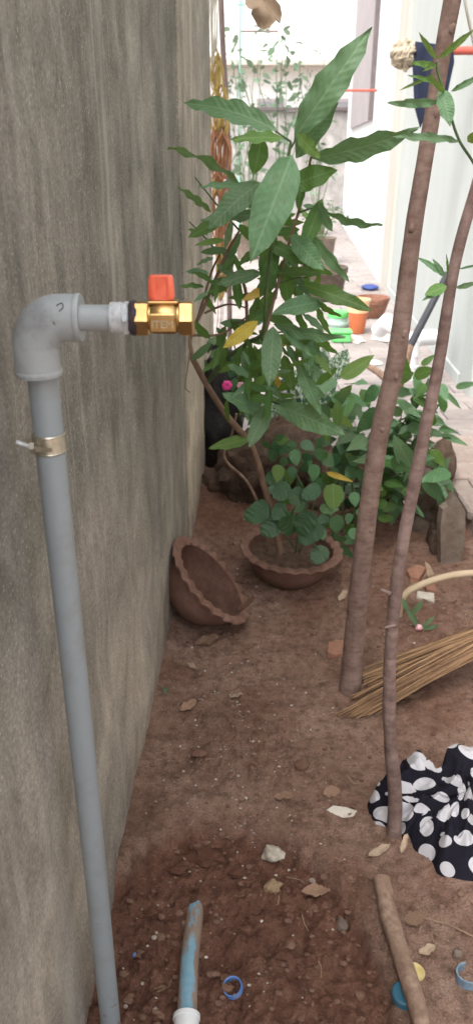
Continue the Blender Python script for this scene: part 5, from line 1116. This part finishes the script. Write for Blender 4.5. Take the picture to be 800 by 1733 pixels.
mb = MB(); mb.tube([c+Vector((.02, 0, .02)), Vector((c.x+.30, c.y+.05, c.z+.01))], .012, 8); mh = mb.build('mop_handle', M['pole_brown']); mh.parent = mo; mh.location = Vector((0, 0, 0)) + (Vector(((2*c.x+.32)/2, 0, 0))*0); mh.matrix_parent_inverse = Matrix.Identity(4)
xs_ = np.array(mb.v); mi = xs_.min(0); ma = xs_.max(0); mh.location = Vector(((mi[0]+ma[0])/2, (mi[1]+ma[1])/2, mi[2])) - Vector(mo.location)
mb = MB(); mb.tube(spline([W(775, -90, 2.6), W(786, 0, 2.6), W(797, 55, 2.62), W(812, 110, 2.64), W(850, 190, 2.66)], 6), .0045, 8, wob=.1); tag(mb.build('hanging_rope', M['rope_w']), 'pale cord hanging at the top right corner', 'cord')
mb = MB(); c = W(786, 42, 5.2); mb.blob((1.6, 5.1, W(786, 40, 5.1).z), (.05, .1, .13), 3, 3, .2); tag(mb.build('meter_box', M['slate']), 'small grey fitting on the wall at the top right corner', 'fitting')
# brown pole and rope bundle at the wall end
mb = MB(); P = [W(u, v, 4.5) for u, v in ((372, -60), (376, 60), (382, 160), (386, 260), (388, 480))]; P.append(Vector((P[-1].x, 4.5, -.02))); mb.tube(spline(P, 4), .0145, 10, wob=.1); tag(mb.build('brown_pole', M['pole_brown']), 'slim purplish brown pole standing just beyond the wall end', 'pole')
rb = empty('rope_bundle', W(370, 200, 4.42), 'hanks of yellow and orange rope hung beside the wall end', 'ropes'); WL[rb.name] = Vector(rb.location)
def hank(u, v0, v1, wpx, n, mat, seed, y=4.42, rad=.005):
    r4 = random.Random(seed); mb = MB()
    for k_ in range(n):
        du = r4.uniform(.3, 1)*wpx/2; o_ = r4.gauss(0, wpx*.22); va = v0+r4.uniform(-.15, .3)*(v1-v0); vb_ = v1-r4.uniform(-.1, .25)*(v1-v0); yy_ = y+r4.gauss(0, .012)
        mb.tube(spline([W(u+o_, va, yy_), W(u+o_+du, va+(vb_-va)*.35, yy_), W(u+o_+du*.8, va+(vb_-va)*.8, yy_-.01), W(u+o_, vb_, yy_), W(u+o_-du*.8, va+(vb_-va)*.8, yy_+.01), W(u+o_-du, va+(vb_-va)*.35, yy_), W(u+o_, va, yy_)], 4), rad, 5)
    mb.build('rope_hank', M[mat], rb)
hank(363, -60, 95, 9, 5, 'rope_w', 1, rad=.003); hank(365, 90, 165, 16, 8, 'rope_y', 2, rad=.004); hank(372, 150, 232, 22, 10, 'rope_y', 3); hank(371, 205, 300, 26, 11, 'rope_o', 4); hank(366, 285, 400, 18, 9, 'rope_o', 5); hank(380, 330, 480, 20, 8, 'rope_o', 6); hank(366, 300, 330, 16, 4, 'rope_y', 7)
hank(374, 400, 500, 18, 7, 'rope_y', 9, rad=.004)
mb = MB()
for (u, ya) in ((366, 4.5), (374, 4.45), (371, 4.4)): mb.tube(spline([W(u, 470, ya), W(u+3, 530, ya), W(u-2, 580, ya), W(u+4, 620, ya)], 4), .0022, 5)
mb.build('loose_strings', M['pole_brown'], rb)
# dried leaf hanging at the top
dl = empty('hanging_dead_leaf', W(440, -30, 2.2), 'large dead brown leaf hanging from above at the top of the picture', 'dead leaf'); WL[dl.name] = Vector(dl.location)
mb = MB(); pts = [(416, -10), (414, 6), (420, 16), (426, 18), (424, 24), (430, 34), (436, 46), (446, 52), (456, 48), (462, 38), (468, 32), (474, 40), (477, 24), (474, 10), (466, 0), (458, -20), (440, -30)]
c = W(444, 10, 2.2); vs = []
for i in range(9):
    for j, (u, v) in enumerate(pts):
        p = c.lerp(W(u, v, 2.2), i/8); p.y += .02*mn.noise(p*25)+.012*math.sin(p.x*70) - .01*(i/8)**2; vs.append(p)
m_ = len(pts); mb.add(vs, [(i*m_+j, i*m_+(j+1) % m_, (i+1)*m_+(j+1) % m_, (i+1)*m_+j) for i in range(8) for j in range(m_)]); mb.build('blade', M['dry_pale'], dl, angle=180)
mb = MB(); mb.tube(spline([W(444, 30, 2.19), W(448, -10, 2.19), W(452, -90, 2.19), W(470, -300, 2.15)], 4), .003, 6); mb.build('stalk', M['stem_brown'], dl)

# distant potted plants in front of the far wall
def farplant(u0, v0, u1, v1, y, n, label, seed, size=.16):
    r4 = random.Random(seed); base_ = W((u0+u1)/2, v1, y); root = empty('far_plant', (base_.x, y, .02), label, 'plant', 'leafy plants at the end of the yard'); WL[root.name] = Vector(root.location)
    mb = MB(); mb.lathe([(.16, 0), (.2, .34), (.22, .36), (.18, .36), (0, .3)], 20, Matrix.Translation((base_.x, y, .02))); mb.build('plant_pot', M['slate'], root)
    B_ = Vector((base_.x, y, .3)); tp = []
    for k_ in range(7):
        E = W(r4.uniform(u0, u1), r4.uniform(v0, v0+(v1-v0)*.4), y+r4.gauss(0, .25)); P = spline([B_, B_.lerp(E, .4)+Vector((r4.gauss(0, .15), 0, .1)), B_.lerp(E, .75)+Vector((r4.gauss(0, .15), 0, .05)), E], 5); m2 = MB(); m2.tube(P, lerpr(.010, .004, len(P)), 5); m2.build('stem', M['stem_green'], root); tp += P[4:]
    for k_ in range(n):
        p = r4.choice(tp)+Vector((r4.gauss(0, .1), r4.gauss(0, .1), r4.gauss(0, .08))); d = Vector((r4.gauss(0, 1), r4.gauss(0, 1), r4.gauss(-.2, .7))).normalized(); L = size*r4.uniform(.6, 1.3)
        leafobj(root, p, p+d*L, L*.5, Vector((r4.gauss(0, 1), r4.gauss(-.5, 1), 1)), 'ovate', 'p', 2)
farplant(385, 20, 470, 300, 15.5, 110, 'tall pale leafy plant nearest the brown pole at the end of the yard', 1)
farplant(450, 40, 510, 300, 14.5, 120, 'tall leafy plant in the middle of the far end of the yard', 2)
farplant(505, 60, 570, 320, 16.5, 110, 'leafy plant beside the white house wall at the end of the yard', 3, .14)
farplant(395, 120, 445, 330, 12.5, 70, 'shorter leafy plant in front of the brown pole side of the far wall', 4, .12)
farplant(520, 330, 570, 400, 12.0, 40, 'low plant at the foot of the white house wall far down the yard', 6, .1)
print('objects', len(bpy.data.objects))
